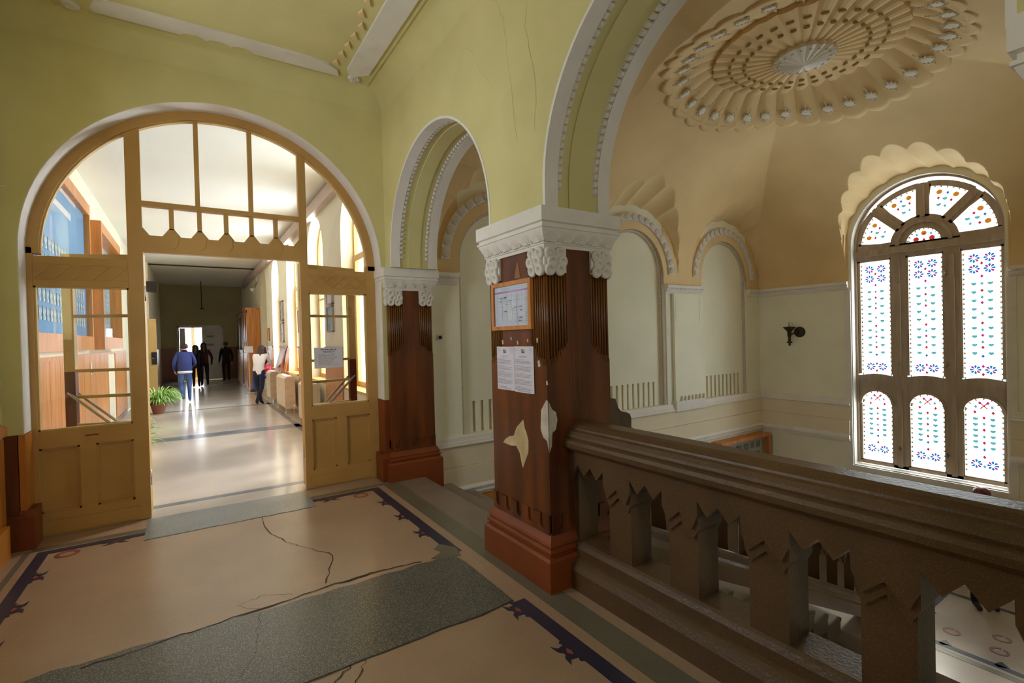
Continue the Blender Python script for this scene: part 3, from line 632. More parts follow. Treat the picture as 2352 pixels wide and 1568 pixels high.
# --- east wall with the tall stained glass window
WY, WH, WZ0, WZ1 = 2.88, .965, -.72, 3.0
we2 = struct('wall_stair_east', MB().prism([(.1, -4.6), (WY - WH, -4.6), (WY - WH, WZ1)] + arc(WY, WZ1, WH, 180, 0, 36) + [(WY + WH, -4.6), (5.6, -4.6), (5.6, 4.8), (.1, 4.8)], 'x', XD, XD + .35), CREAM, 'cream stairwell wall around the tall stained glass window')
MB().box(XD, XD + .35, WY - WH, WY + WH, -4.6, WZ0 - .05).build('parapet', CREAM, we2)
for a, b in ((.1, WY - WH - .03), (WY + WH + .03, 5.48)):
    MB().prism([(XD + q, z) for q, z in CORN], 'y', a, b).build('cornice', WHT, we2)
    cm_ = MB(); k = a + .1
    while k < b - .05: cm_.blob((XD - .075, k, 2.345), .012, .032, .014, 8, 4); k += .135
    cm_.build('cornice_beads', WHT2, we2)
    MB().prism([(XD + .05, .25), (XD - .05, .25), (XD - .065, .262), (XD - .05, .28), (XD - .05, .305), (XD - .035, .315), (XD - .03, .36), (XD - .02, .38), (XD + .05, .38)], 'y', a, b).build('dado_moulding', WHT, we2)
    MB().box(XD - .03, XD + .05, a, b, .0, .25).build('dado_field', PINK, we2)
    MB().box(XD - .06, XD + .05, a, b, -.26, -.004).build('dado_field', PINK, we2)
    MB().prism([(XD + .05, -.36), (XD - .06, -.36), (XD - .06, -.33), (XD - .085, -.315), (XD - .085, -.28), (XD - .065, -.25), (XD - .065, -.23), (XD + .05, -.23)], 'y', a, b).build('dado_moulding', WHT, we2)
    MB().box(XD - .012, XD + .01, a, b, 2.40, 3.4).build('tan_field', TAN, we2)
# white architrave frame round the lower opening
o_ = WH
for y0, y1 in ((WY - o_ - .1, WY - o_), (WY + o_, WY + o_ + .1)): MB().box(XD - .02, XD + .02, y0, y1, WZ0 - .1, 2.25).build('architrave', WHT, we2)
MB().box(XD - .035, XD + .2, WY - o_ - .1, WY + o_ + .1, WZ0 - .13, WZ0 - .05).build('sill', WHT, we2)
pp = [(WY + WH, WZ0 - .05), (WY + WH, WZ1)] + arc(WY, WZ1, WH, 0, 180, 36)[1:] + [(WY - WH, WZ0 - .05), (WY - WH + .012, WZ0 - .05)] + arc(WY, WZ1, WH - .012, 180, 0, 36) + [(WY + WH - .012, WZ0 - .05)]
MB().prism(pp, 'x', XD + .01, XD + .34).build('reveal', WHT, we2)
MB().box(XD + .02, XD + .34, WY - WH, WY + WH, WZ0 - .06, WZ0 - .04).build('window_ledge', WHT, we2)
struct('wall_stair_south', MB().box(1.9, 9.7, .0, .2, -4.6, 4.8), CREAM, 'cream south wall of the stairwell')
struct('wall_stair_west', MB().box(1.9, 2.43, .2, 5.6, -4.6, -.18), CREAM, 'wall under the landing edge')
# ================================================================ VAULT
H0, HDX, HDY = 2.22, 2.7, 1.95
MCX, MCY, MA, MBR = (2.42 + XD) / 2, 2.84, 1.79, 1.46
def cove(d): d = np.clip(d, 0, 1); return 2.40 + H0 * np.sqrt(1 - (1 - d) ** 2)
LUN = [('n', c, NZ, 1.06, .5, .03, 9) for c in NC] + [('s', c, NZ, 1.06, .5, .03, 9) for c in NC] + [('e', WY, WZ1, 1.02, .1, .03, 11), ('w', A1[0], A1[1], 1.15, .06, .03, 9), ('w', A2[0], A2[1], 1.14, .06, .03, 9)]
def vault(X, Y):
    res = None
    for side in 'nsew':
        dd, hd = {'n': (YC - Y, HDY), 's': (Y - .2, HDY), 'e': (XD - X, HDX), 'w': (X - 2.42, HDX)}[side]
        z = cove(dd / hd); d = np.maximum(dd, 0)
        for sd, c, z0, r0, k, am, nl in LUN:
            if sd != side: continue
            u = (X if side in 'ns' else Y) - c
            r = r0 + k * d; h = np.sqrt(np.maximum(r * r - u * u, 0))
            for _ in range(4):
                ph = np.arctan2(h, u); q = (ph / PI * nl) % 1.0; rr = r + (am + .05 * np.minimum(d, .8)) * (1 - (2 * q - 1) ** 2)
                h = np.sqrt(np.maximum(rr * rr - u * u, 0))
            zl = np.where((np.abs(u) < rr) & (d < 1.6), z0 + h, -9)
            z = np.maximum(z, zl)
        res = z if res is None else np.minimum(res, z)
    return np.minimum(res, 4.66)
def grid(a, b, n):
    t_ = np.linspace(0, 1, n); e = .5 - .5 * np.cos(PI * t_); t_ = .55 * t_ + .45 * e; return a + (b - a) * t_
gx, gy = grid(2.42, XD, 540), grid(.2, YC, 440)
GX, GY = np.meshgrid(gx, gy, indexing='ij'); GZ = vault(GX, GY)
ny = len(gy); V = np.stack([GX.ravel(), GY.ravel(), GZ.ravel()], 1)
ii, jj = np.meshgrid(np.arange(len(gx) - 1), np.arange(ny - 1), indexing='ij'); ii, jj = ii.ravel(), jj.ravel()
mx, my = (gx[ii] + gx[ii + 1]) / 2, (gy[jj] + gy[jj + 1]) / 2
lunz = np.zeros_like(mx)
keep = ((mx - MCX) / MA) ** 2 + ((my - MCY) / MBR) ** 2 > .93 ** 2
ii, jj = ii[keep], jj[keep]
F = np.stack([ii * ny + jj, ii * ny + jj + 1, (ii + 1) * ny + jj + 1, (ii + 1) * ny + jj], 1)
me = bpy.data.meshes.new('ceiling_stairwell'); me.from_pydata(V.tolist(), [], F.tolist()); me.materials.append(TAN)
me.polygons.foreach_set('use_smooth', [True] * len(me.polygons))
try: me.set_sharp_from_angle(angle=math.radians(28))
except Exception: pass
vo = link('ceiling_stairwell', me); tag(vo, 'tan plaster vault with shell lunettes over the stairwell', kind='structure')
MB().box(2.3, 9.95, -.1, 5.8, 5.1, 5.3).build('slab', DARK, vo)
# --- shell medallion
md = thing('ceiling_medallion', 'great oval scallop shell of plaster in the stairwell vault', 'medallion', (MCX, MCY, 4.6))
NL = 32
def vz(x, y): return float(vault(np.array([x]), np.array([y]))[0])
def ell(th, k): return MCX + MA * k * math.cos(th), MCY + MBR * k * math.sin(th)
rosette = None
RI, RD = .93, .31
for L_ in range(NL):
    t0, t1 = 2 * PI * L_ / NL, 2 * PI * (L_ + 1) / NL
    # outer lobe from the inner ring (circle RI) to the elliptical rim
    nu, nv = 9, 12; m_ = MB()
    tm = (t0 + t1) / 2
    ex_, ey_ = ell(tm, 1.0); zo = min(vz(ex_, ey_), 4.62); 
    for j in range(nv):
        v = j / (nv - 1)
        for i in range(nu):
            s_ = -1 + 2 * i / (nu - 1); th = tm + (t1 - t0) / 2 * s_
            ox, oy = ell(th, 1.03 - .055 * s_ * s_)
            ixx, iyy = MCX + RI * math.cos(th), MCY + RI * math.sin(th)
            x = ixx + (ox - ixx) * v; y = iyy + (oy - iyy) * v
            zo_ = min(vz(*ell(th, 1.0)), 4.62); zb = 4.84 + (zo_ - 4.84) * v ** 1.35
            z = zb - (.058 * (1 - abs(s_) ** 2.0)) * (.35 + .65 * math.sin(PI * min(v, .97) ** .9)) - .05 * (v ** 2) + .2 * max(0, (v - .88) / .12) ** 2
            m_.v.append((x, y, z))
    for j in range(nv - 1):
        for i in range(nu - 1): m_.f.append((j * nu + i, j * nu + i + 1, (j + 1) * nu + i + 1, (j + 1) * nu + i))
    lob = m_.build('shell_lobe', TAN, md, True)
    # rosette on the lobe
    v = .6; x = MCX + RI * math.cos(tm); y = MCY + RI * math.sin(tm); ox, oy = ell(tm, 1.0); rx, ry = x + (ox - x) * v, y + (oy - y) * v
    rz = 4.84 + (zo - 4.84) * v ** 1.35 - .082
    if rosette is None:
        r_ = MB().lathe([(.06, .02), (.055, .0), (.04, -.005), (.03, 0), (.016, -.008), (.004, -.006)], n=12, sx=.85, sy=1.3)
        r_.v = [(a, b, c) for a, b, c in r_.v]
        for q in range(5): r_.blob((-.085 - .024 * q * (q > 0), 0, .0), .011, .009, .012, 6, 4)
        for q in range(10):
            a = 2 * PI * q / 10; r_.blob((.078 * math.cos(a), .058 * math.sin(a), 0), .014, .012, .014, 6, 4)
        r_.blob((.11, 0, 0), .012, .01, .012, 6, 4)
        o = r_.build('rosette', M('pale_rosette_plaster', (.8, .75, .68), .8), lob, True); rosette = o.data
    else: o = link('rosette', rosette, lob)
    sl = (vz(ex_, ey_) - 4.84) / .75
    o.location = (rx, ry, rz); o.rotation_euler = (Matrix.Rotation(math.atan2(oy - y, ox - x), 3, 'Z') @ Matrix.Rotation(-math.atan(sl * .75), 3, 'Y')).to_euler()
    if md.get('_at') and o.parent == lob: pass
    # inner fan segment
    m_ = MB(); nv = 6
    for j in range(nv):
        v = j / (nv - 1); r = RD - .02 + (RI + .03 - RD) * v
        for i in range(5):
            s_ = -1 + .5 * i; th = tm + (t1 - t0) / 2 * s_
            r_s = r + (.03 * (1 - s_ * s_) if j == nv - 1 else 0)
            m_.v.append((MCX + r_s * math.cos(th), MCY + r_s * math.sin(th), 4.74 + .05 * v - .035 * (1 - s_ * s_) * (.4 + .6 * v)))
    for i in range(5):
        a = m_.v[(nv - 1) * 5 + i]; m_.v.append((a[0], a[1], 4.9))
    for j in range(nv):
        for i in range(4): m_.f.append((j * 5 + i, j * 5 + i + 1, (j + 1) * 5 + i + 1, (j + 1) * 5 + i))
    fan = m_.build('fan_rib', TAN, md, False)
    for rr in (.62, .78):
        hx, hy = MCX + rr * math.cos(tm), MCY + rr * math.sin(tm)
        hole = MB().blob((0, 0, 0), .02, .055 * rr, .018, 10, 4)
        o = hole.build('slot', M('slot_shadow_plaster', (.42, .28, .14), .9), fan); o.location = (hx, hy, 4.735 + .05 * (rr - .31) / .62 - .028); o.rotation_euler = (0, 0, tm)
# white central boss
m_ = MB(); NB = 18
m_.v.append((MCX, MCY, 4.62))
for q in range(NB * 2):
    a = PI * q / NB; r = .33 if q % 2 == 0 else .3; m_.v.append((MCX + r * math.cos(a), MCY + r * math.sin(a), 4.70 - (.02 if q % 2 == 0 else 0)))
for q in range(NB * 2): a = m_.v[1 + q]; m_.v.append((a[0], a[1], 4.80))
n2 = NB * 2
m_.f += [(0, 1 + q, 1 + (q + 1) % n2) for q in range(n2)] + [(1 + q, 1 + n2 + q, 1 + n2 + (q + 1) % n2, 1 + (q + 1) % n2) for q in range(n2)]
bs = m_.build('boss', WHT, md)
for q in range(NB):
    a = 2 * PI * q / NB; MB().blob((MCX + .26 * math.cos(a), MCY + .26 * math.sin(a), 4.672), .018, .018, .016, 8, 4).build('boss_drop', WHT2, bs)
# ================================================================ STAINED GLASS WINDOW
WX, WC, WR, WSP = 9.70, 2.88, .97, 3.0
WZ0 = -.74
wd = tag(thing('window_2', None, None), 'tall arched stained glass window with grey brown mullions above the half landing', kind='structure')
GB = clear('blue_glass', (.004, .022, .07), .02); GP = clear('pink_glass', (.07, .004, .03), .02); GR = clear('red_glass', (.075, .003, .004), .02)
GC = clear('cyan_glass', (.015, .055, .055), .02); GA = clear('amber_glass', (.08, .025, .002), .02); LEAD = M('lead_came', (.1, .09, .08), .6)
def wbox(y0, y1, z0, z1, name='frame', d=(.0, .09), mat=SGW, par=None): return MB().box(WX + d[0], WX + d[1], y0, y1, z0, z1).build(name, mat, par or wd)
# outer frame
pp = [(WC + WR, WZ0)] + arc(WC, WSP, WR, 0, 180, 36) + [(WC - WR, WZ0), (WC - WR + .05, WZ0)] + arc(WC, WSP, WR - .05, 180, 0, 36) + [(WC + WR - .05, WZ0)]
MB().prism(pp, 'x', WX - .02, WX + .1).build('frame', SGW, wd)
wbox(WC - WR, WC + WR, 2.74, 2.80); wbox(WC - WR, WC + WR, 2.80, 2.9, 'transom', (-.04, .1)); wbox(WC - WR, WC + WR, 2.9, 2.945)
wbox(WC - WR, WC + WR, WZ0, WZ0 + .05)
LW = .213; LC = (2.21, 2.87, 3.545)
for s_ in (-1, 1):
    c = 2.875 + s_ * .338
    wbox(c - .1, c + .1, WZ0, 2.74, 'mullion', (.0, .09)); wbox(c - .03, c + .03, WZ0 + .03, .56, 'mullion_bead', (-.03, .0)); wbox(c - .03, c + .03, .8, 2.68, 'mullion_bead', (-.03, .0))
for c in LC:
    s = .042
    for a, b in ((c - LW - s - .03, c - LW), (c + LW, c + LW + s + .03)): wbox(a, b, WZ0 + .04, .56, 'sash', (.01, .07)); wbox(a, b, .8, 2.74, 'sash', (.01, .07))
    wbox(c - LW - .04, c + LW + .04, 2.71, 2.76, 'sash', (.01, .07)); wbox(c - LW - .04, c + LW + .04, WZ0 + .03, WZ0 + .07, 'sash', (.01, .07))
    n = 12   # mid rail with bowed top and arched underside
    topc = [(c + (LW + .09) * (1 - 2 * i / n), .76 + .05 * math.sin(PI * i / n)) for i in range(n + 1)]
    und = [(c - LW - .09, .3)] + [(c - LW, .3)] + [(c + LW * -math.cos(PI * i / n), .3 + LW * 1.0 * math.sin(PI * i / n)) for i in range(1, n)] + [(c + LW, .3), (c + LW + .09, .3)]
    MB().prism(und + topc, 'x', WX + .005, WX + .08).build('mid_rail', SGW, wd)
    MB().prism([(c + (LW + .035) * -math.cos(PI * i / n), .3 + (LW + .035) * math.sin(PI * i / n)) for i in range(n + 1)] + [(c + LW * math.cos(PI * i / n), .3 + LW * math.sin(PI * i / n)) for i in range(n + 1)], 'x', WX - .02, WX + .02).build('arched_bead', SGW, wd)
wbox(WC - WR, WC + WR, .655, .675, 'rail_bead', (-.01, .02))
# fanlight
FZ0 = 2.92
for s_ in (-1, 1): MB().box(WX + .005, WX + .085, min(WC + s_ * .42, WC + s_ * .96), max(WC + s_ * .42, WC + s_ * .96), FZ0, FZ0 + .075).build('fan_sash', SGW, wd)
wbox(WC - .25, WC + .25, FZ0, FZ0 + .03, 'fan_sash')
MB().prism([(WC + .46, FZ0)] + arc(WC, FZ0, .44, 0, 180, 24) + [(WC - .44, FZ0), (WC - .24, FZ0)] + arc(WC, FZ0, .22, 180, 0, 24) + [(WC + .22, FZ0)], 'x', WX, WX + .08).build('fan_ring', SGW, wd)
MB().prism(arc(WC, FZ0, .36, 0, 180, 24) + arc(WC, FZ0, .31, 180, 0, 24), 'x', WX - .03, WX + .01).build('fan_bead', SGW, wd)
for a in (45, 90, 135):
    ca, sa = math.cos(math.radians(a)), math.sin(math.radians(a))
    for hw, d0, d1 in ((.085, .0, .08), (.03, -.03, .0)):
        MB().box(WX + d0, WX + d1, .40, .93, -hw, hw).map(lambda x, y, z: (x, WC + y * ca - z * sa, FZ0 + y * sa + z * ca)).build('fan_spoke', SGW, wd)
# glass and its coloured pieces
def petals(ks, n=8):
    m_ = MB()
    for k in ks:
        a = 2 * PI * k / n; f_ = lambda r, t_: (0, r * math.cos(a + t_), r * math.sin(a + t_))
        m_.add([f_(.018, -.3), f_(.05, -.33), f_(.062, 0), f_(.05, .33), f_(.018, .3)], [(0, 1, 2, 3, 4)])
    return m_
def proto(m_, name, mat): me = bpy.data.meshes.new(name); me.from_pydata(m_.v, [], m_.f); me.materials.append(mat); return me
P_FB = proto(petals((0, 2, 3, 4, 6, 7)), 'flower_petals', GB); P_FP = proto(petals((1, 5)), 'flower_petals', GP)
dia = MB().add([(0, -.017, 0), (0, 0, -.022), (0, .017, 0), (0, 0, .022)], [(0, 1, 2, 3)]); P_D = proto(dia, 'diamond', GR); P_DP = proto(dia, 'diamond', GP); P_DB = proto(dia, 'diamond', GB); P_DC = proto(dia, 'diamond', GC)
shl = MB().add([(0, -.024, .016), (0, .024, .016), (0, .022, -.006), (0, 0, -.02), (0, -.022, -.006)], [(0, 4, 3, 2, 1)]); P_S = proto(shl, 'shield', GC)
lens_ = MB().add([(0, .03 * math.cos(2 * PI * k / 10), .03 * math.sin(2 * PI * k / 10)) for k in range(10)], [tuple(range(10))]); P_L = proto(lens_, 'roundel', GA); P_LR = proto(lens_, 'roundel', GR)
edge = MB().add([(0, -.008, -.012), (0, .008, -.012), (0, .008, .012), (0, -.008, .012)], [(0, 1, 2, 3)]); P_E = proto(edge, 'border_piece', GA); P_E2 = proto(edge, 'border_piece', GC)
xx = MB()
for s_ in (-1, 1): xx.add([(0, -.036, -.03 * s_), (0, -.028, -.04 * s_), (0, .036, .03 * s_), (0, .028, .04 * s_)], [(0, 1, 2, 3)])
P_X = proto(xx, 'cross', GR)
GXp = WX + .038
def pc(name, me, y, z, par, sc=None, rx=0): place(name, me, (GXp, y, z), (rx, 0, 0), par, sc or (1, 1.3, 1.3))
def flower(y, z, par, s=1.15): pc('flower_glass', P_FB, y, z, par, (1, s, s)); pc('flower_glass', P_FP, y, z, par, (1, s, s))
def lead(par, y0, y1, z): MB().box(GXp - .004, GXp, y0, y1, z - .002, z + .002).build('lead_came', LEAD, par)
for c in LC:
    p_ = MB().box(WX + .04, WX + .043, c - LW, c + LW, .76, 2.72).build('lancet_glass', SGL, wd)
    for s_ in (-1, 1):
        for z in (2.58, 2.42): flower(c + s_ * .085, z, p_)
        flower(c + s_ * .085, .93, p_)
        for k in range(9): pc('shield_glass', P_S, c + s_ * .09, 2.2 - .125 * k - (.03 if k > 4 else 0), p_)
        for k in range(26): pc('border_piece', P_E if k % 2 else P_E2, c + s_ * (LW - .012), .8 + .074 * k, p_)
    for k, z in enumerate((2.5, 2.31, 2.1, 1.92, 1.62, 1.44, 1.26, .98, .86)): pc('diamond_glass', P_D if k % 2 == 0 else P_DP, c, z, p_)
    for z in (2.2, 2.0, 1.76, 1.52, 1.34): pc('diamond_glass', P_DC, c, z, p_)
    for z in (2.28, 1.7, 1.14): lead(p_, c - LW, c + LW, z)
    pc('diamond_glass', P_DB, c, 1.13, p_)
    q_ = MB().prism([(c - LW, WZ0 + .05), (c + LW, WZ0 + .05), (c + LW, .3)] + arc(c, .3, LW, 0, 180, 14)[1:], 'x', WX + .04, WX + .043).build('lower_lancet_glass', SGL, wd)
    for s_ in (-1, 1):
        flower(c + s_ * .09, -.47, q_)
        for k in range(6): pc('shield_glass', P_S, c + s_ * .095, .2 - .085 * k, q_)
        pc('diamond_glass', P_D, c + s_ * .1, .3, q_); pc('diamond_glass', P_DP, c + s_ * .045, .44, q_); pc('diamond_glass', P_DC, c + s_ * .09, .38, q_)
        for k in range(13): pc('border_piece', P_E if k % 2 else P_E2, c + s_ * (LW - .012), -.58 + .075 * k, q_)
    for k in range(7):
        a = PI * (k + .5) / 7; pc('border_piece', P_E, c + (LW - .014) * math.cos(a), .3 + (LW - .014) * math.sin(a), q_, None, a - PI / 2)
    for k, z in enumerate((.22, .13, .04, -.06, -.15, -.25, -.36)): pc('diamond_glass', (P_D, P_DC)[k % 2] if k != 5 else P_DB, c, z, q_)
    pc('cross_glass', P_X, c, .395, q_); pc('diamond_glass', P_DC, c, -.5, q_)
    for z in (.25, -.3): lead(q_, c - LW, c + LW, z)
p_ = MB().prism([(WC + .22, FZ0 + .02)] + arc(WC, FZ0 + .02, .22, 0, 180, 18)[1:], 'x', WX + .04, WX + .043).build('half_round_glass', SGL, wd)
for y, z, q in ((-.1, .06, P_LR), (.1, .06, P_LR), (0, .15, P_L)): pc('roundel_glass', q, WC + y, FZ0 + z, p_); 
pc('roundel_glass', P_LR, WC, FZ0 + .135, p_, (1, .6, .6)); pc('diamond_glass', P_D, WC, FZ0 + .045, p_)
for s_ in (-1, 1): pc('diamond_glass', P_DC, WC + s_ * .09, FZ0 + .13, p_)
for k in range(11): a = PI * (k + .5) / 11; pc('border_piece', P_E if k % 2 else P_E2, WC + .2 * math.cos(a), FZ0 + .02 + .2 * math.sin(a), p_, None, a - PI / 2)
for a0 in (7, 52, 97, 142):
    p_ = MB().prism(arc(WC, FZ0, .46, a0, a0 + 32, 6) + arc(WC, FZ0, .87, a0 + 32, a0, 10), 'x', WX + .04, WX + .043).build('fan_glass', SGL, wd)
    for q in range(6):
        a = math.radians(a0 + 3 + 26 * q / 5); pc('border_piece', P_E if q % 2 else P_E2, WC + .855 * math.cos(a), FZ0 + .855 * math.sin(a), p_, (1, 1.4, 1.4), a - PI / 2)
    for q, (rr, me_) in enumerate(((.77, P_L), (.77, P_DB), (.77, P_L), (.68, P_D), (.68, P_S), (.68, P_D), (.58, P_S), (.58, P_DC))):
        a = math.radians(a0 + (8, 16, 24, 9, 16, 23, 12, 20)[q]); pc('roundel_glass' if me_ is P_L else 'diamond_glass', me_, WC + rr * math.cos(a), FZ0 + rr * math.sin(a), p_)
# frame sash round the fan panes
    for e in (a0 - 3, a0 + 32):
        MB().prism([(WC + r * math.cos(math.radians(x)), FZ0 + r * math.sin(math.radians(x))) for r, x in ((.44, e), (.9, e), (.9, e + 3), (.44, e + 3))], 'x', WX + .01, WX + .07).build('fan_sash', SGW, wd)
    MB().prism(arc(WC, FZ0, .86, a0 - 3, a0 + 35, 8) + arc(WC, FZ0, .95, a0 + 35, a0 - 3, 8), 'x', WX + .01, WX + .07).build('fan_sash', SGW, wd)
for y, z in ((WC + .34, 1.0), (WC + .34, 2.35), (WC - .26, 1.0), (WC - .26, 2.4), (WC + .34, -.4), (WC - .26, -.4)):
    MB().box(WX - .035, WX + .01, y - .008, y + .008, z - .03, z + .03).box(WX - .05, WX - .03, y - .03, y + .006, z - .008, z + .008).build('window_catch', MET, wd)
# ================================================================ WALL SCONCE
t = thing('wall_sconce', 'dark bronze torch shaped wall lamp beside the stained glass window', 'lamp', (XD, 4.78, 1.5))
sx, sy = XD - .14, 4.82
MB().lathe([(.1, -.0), (.1, .015), (.075, .03), (.06, .032)], (XD, 4.70, 1.545), 18, (-1, 0, 0)).build('wall_plate', BRZ, t, True)
MB().tube([(XD - .02, 4.70, 1.545), (XD - .09, 4.73, 1.53), (sx, sy, 1.5)], .016, 8).build('arm', BRZ, t, True)
MB().lathe([(.008, 1.29), (.02, 1.30), (.022, 1.315), (.012, 1.325), (.02, 1.335), (.05, 1.352), (.05, 1.362), (.026, 1.375), (.024, 1.46), (.036, 1.47), (.036, 1.55), (.045, 1.57), (.1, 1.625), (.108, 1.632), (.1, 1.645), (.03, 1.65)], (sx, sy, 0), 16).build('torch', BRZ, t, True)
MB().lathe([(.018, 1.65), (.02, 1.68), (.014, 1.72), (.004, 1.735)], (sx, sy, 0), 10).build('bulb', M('frosted_bulb', (.5, .47, .43), .3), t, True)
# ================================================================ PHOTO CABINET on the stair wall
t = thing('photo_cabinet', 'shallow wooden display case full of class photographs low on the stair wall', 'display case', (8.7, YC, -1.3))
cx0, cx1, cy0, cz0, cz1 = 7.86, 9.45, 5.24, -1.55, -.41
MB().box(cx0 + .02, cx1 - .02, 5.38, 5.45, cz0, cz1 - .03).build('back_panel', M('pale_grey_card', (.5, .53, .52), .7), t)
for a, b, c, d in ((cx0, cx0 + .06, cz0, cz1), (cx1 - .06, cx1, cz0, cz1), (cx0 + .06, cx1 - .06, cz0, cz0 + .06), (cx0 + .06, cx1 - .06, cz1 - .06, cz1)): MB().box(a, b, cy0, 5.45, c, d).build('case_side', WOOD, t)
PHO = [M('dark_photo%d' % k, c_, .4, .6, 25, col2=(.25, .25, .27)) for k, c_ in enumerate(((.02, .02, .025), (.05, .05, .06), (.03, .035, .05)))]
MNT = M('photo_mount', (.6, .62, .63), .7)
for r in range(5):
    x = cx0 + .1
    while x < cx1 - .25:
        w = random.uniform(.16, .27); z = cz1 - .12 - .2 * r - random.uniform(0, .03)
        p_ = MB().box(x, x + w, 5.374, 5.38, z - .16, z).build('photo_mount', MNT, t); MB().box(x + .015, x + w - .015, 5.371, 5.3745, z - .145, z - .015).build('photograph', random.choice(PHO), p_); x += w + .03
MB().box(cx0 + .06, cx1 - .06, 5.27, 5.274, cz0 + .06, cz1 - .06).build('glass', GLS, t)
t2 = MB().box(2.52, 2.58, YC - .008, YC, 1.58, 1.64).lathe([(.02, 0), (.02, .012), (.014, .016)], (2.55, YC - .008, 1.61), 12, (0, -1, 0))
t2 = thing('wall_socket', 'small round socket on the cream strip beside the pilaster', 'socket', (2.55, YC - .046, 1.6))
MB().box(2.515, 2.585, YC - .008, YC, 1.575, 1.645).build('plate', WHT, t2); MB().lathe([(.022, 0), (.022, .012), (.014, .016)], (2.55, YC - .008, 1.61), 12, (0, -1, 0)).build('socket_face', BLK, t2)
# ================================================================ ARCHED DOOR SCREEN
ds = tag(thing('door_1', None, None), 'ochre painted arched door screen with glazed sides and fanlight', kind='structure')
D0, D1 = 5.645, 5.715
def dbox(x0, x1, z0, z1, name='frame', mat=DOOR, y0=D0, y1=D1, par=None): return MB().box(x0, x1, y0, y1, z0, z1).build(name, mat, par or ds)
def dpoly(p, name='frame', mat=DOOR, y0=D0, y1=D1, par=None): return MB().prism(p, 'y', y0, y1).build(name, mat, par or ds)
RO, RI_ = AR + .004, AR - .085
dpoly(arc(AC, AZ, RO, 0, 180, 48) + arc(AC, AZ, RI_, 180, 0, 48), 'arch_frame', DOOR, D0 - .012, D1)
dpoly(arc(AC, AZ, RI_ + .02, 0, 180, 48) + arc(AC, AZ, RI_ - .012, 180, 0, 48), 'arch_bead', DOORL, D0 + .01, D1 - .01)
GLx = (-1.09, -.455, 1.088, 1.712)     # glass edges
dbox(AC - RO, GLx[0], 0.004, AZ + .05, 'jamb_stile', DOOR, D0 - .012); dbox(GLx[3], AC + RO, 0.004, AZ + .05, 'jamb_stile', DOOR, D0 - .012)
zp = lambda x: AZ + math.sqrt(max((RI_ + .01) ** 2 - (x - AC) ** 2, 0))
dpoly([(-.455, 0.004), (-.342, 0.004), (-.342, zp(-.342)), (-.455, zp(-.455))], 'post'); dpoly([(1.01, 0.004), (1.088, 0.004), (1.088, zp(1.088)), (1.01, zp(1.01))], 'post')
for x0, x1 in ((GLx[0], GLx[1]), (GLx[2], GLx[3])):
    # lattice board, rails, lower panels
    lb = dbox(x0, x1, 2.13, 2.385, 'lattice_board', DOOR, D0 - .004)
    for z in (2.185, 2.32): dbox(x0, x1, z, z + .006, 'lattice_line', DOOR, D0 - .008, D0, lb)
    n = 5; w = (x1 - x0) / n
    for k in range(n):
        for s_ in (0, 1):
            a = (x0 + w * k, 2.19) if s_ == 0 else (x0 + w * k, 2.318); b = (x0 + w * (k + 1), 2.318) if s_ == 0 else (x0 + w * (k + 1), 2.19)
            d = Vector((b[0] - a[0], b[1] - a[1])).normalized() * .005; nx, nz = -d.y, d.x
            dpoly([(a[0] + nx, a[1] + nz), (a[0] - nx, a[1] - nz), (b[0] - nx, b[1] - nz), (b[0] + nx, b[1] + nz)], 'lattice_line', DOOR, D0 - .009 - .003 * s_, D0, lb)
    dbox(x0, x1, .75, .895, 'lock_rail'); dbox(x0, x1, .0, .2, 'bottom_rail'); c = (x0 + x1) / 2
    dbox(x0 - .03, x1 + .03, .02, .135, 'kick_board', DOOR, D0 - .014, D0)
    dbox(c - .055, c + .055, .2, .75, 'muntin'); 
    for a, b in ((x0, c - .055), (c + .055, x1)):
        e = dbox(a, b, .2, .75, 'panel', DOOR, D0 + .03, D1 - .015)
        for p_ in ((a, a + .016, .2, .75), (b - .016, b, .2, .75), (a, b, .2, .216), (a, b, .734, .75)): dbox(*p_, 'panel_bead', DOOR, D0 + .012, D0 + .035, e)
    for p_ in ((x0, x0 + .014, .895, 2.13), (x1 - .014, x1, .895, 2.13), (x0, x1, .895, .909), (x0, x1, 2.116, 2.13)): dbox(*p_, 'glazing_bead', DOORL, D0 + .008, D1 - .008)
    dbox(x0, x1, .9, 2.13, 'pane', GLS, 5.678, 5.682)
    if x0 < 0: dpoly([(GLx[1], 2.385), (GLx[1], zp(GLx[1]) - .02)] + [(AC + RI_ * math.cos(a), AZ + RI_ * math.sin(a)) for a in [math.radians(124 + 56 * i / 12) for i in range(13)]] + [(GLx[0], 2.385)], 'pane', GLS, 5.678, 5.682)
    else: dpoly([(GLx[2], 2.385), (GLx[2], zp(GLx[2]) - .02)] + [(AC + RI_ * math.cos(a), AZ + RI_ * math.sin(a)) for a in [math.radians(57.5 - 57.5 * i / 12) for i in range(13)]] + [(GLx[3], 2.385)], 'pane', GLS, 5.678, 5.682)
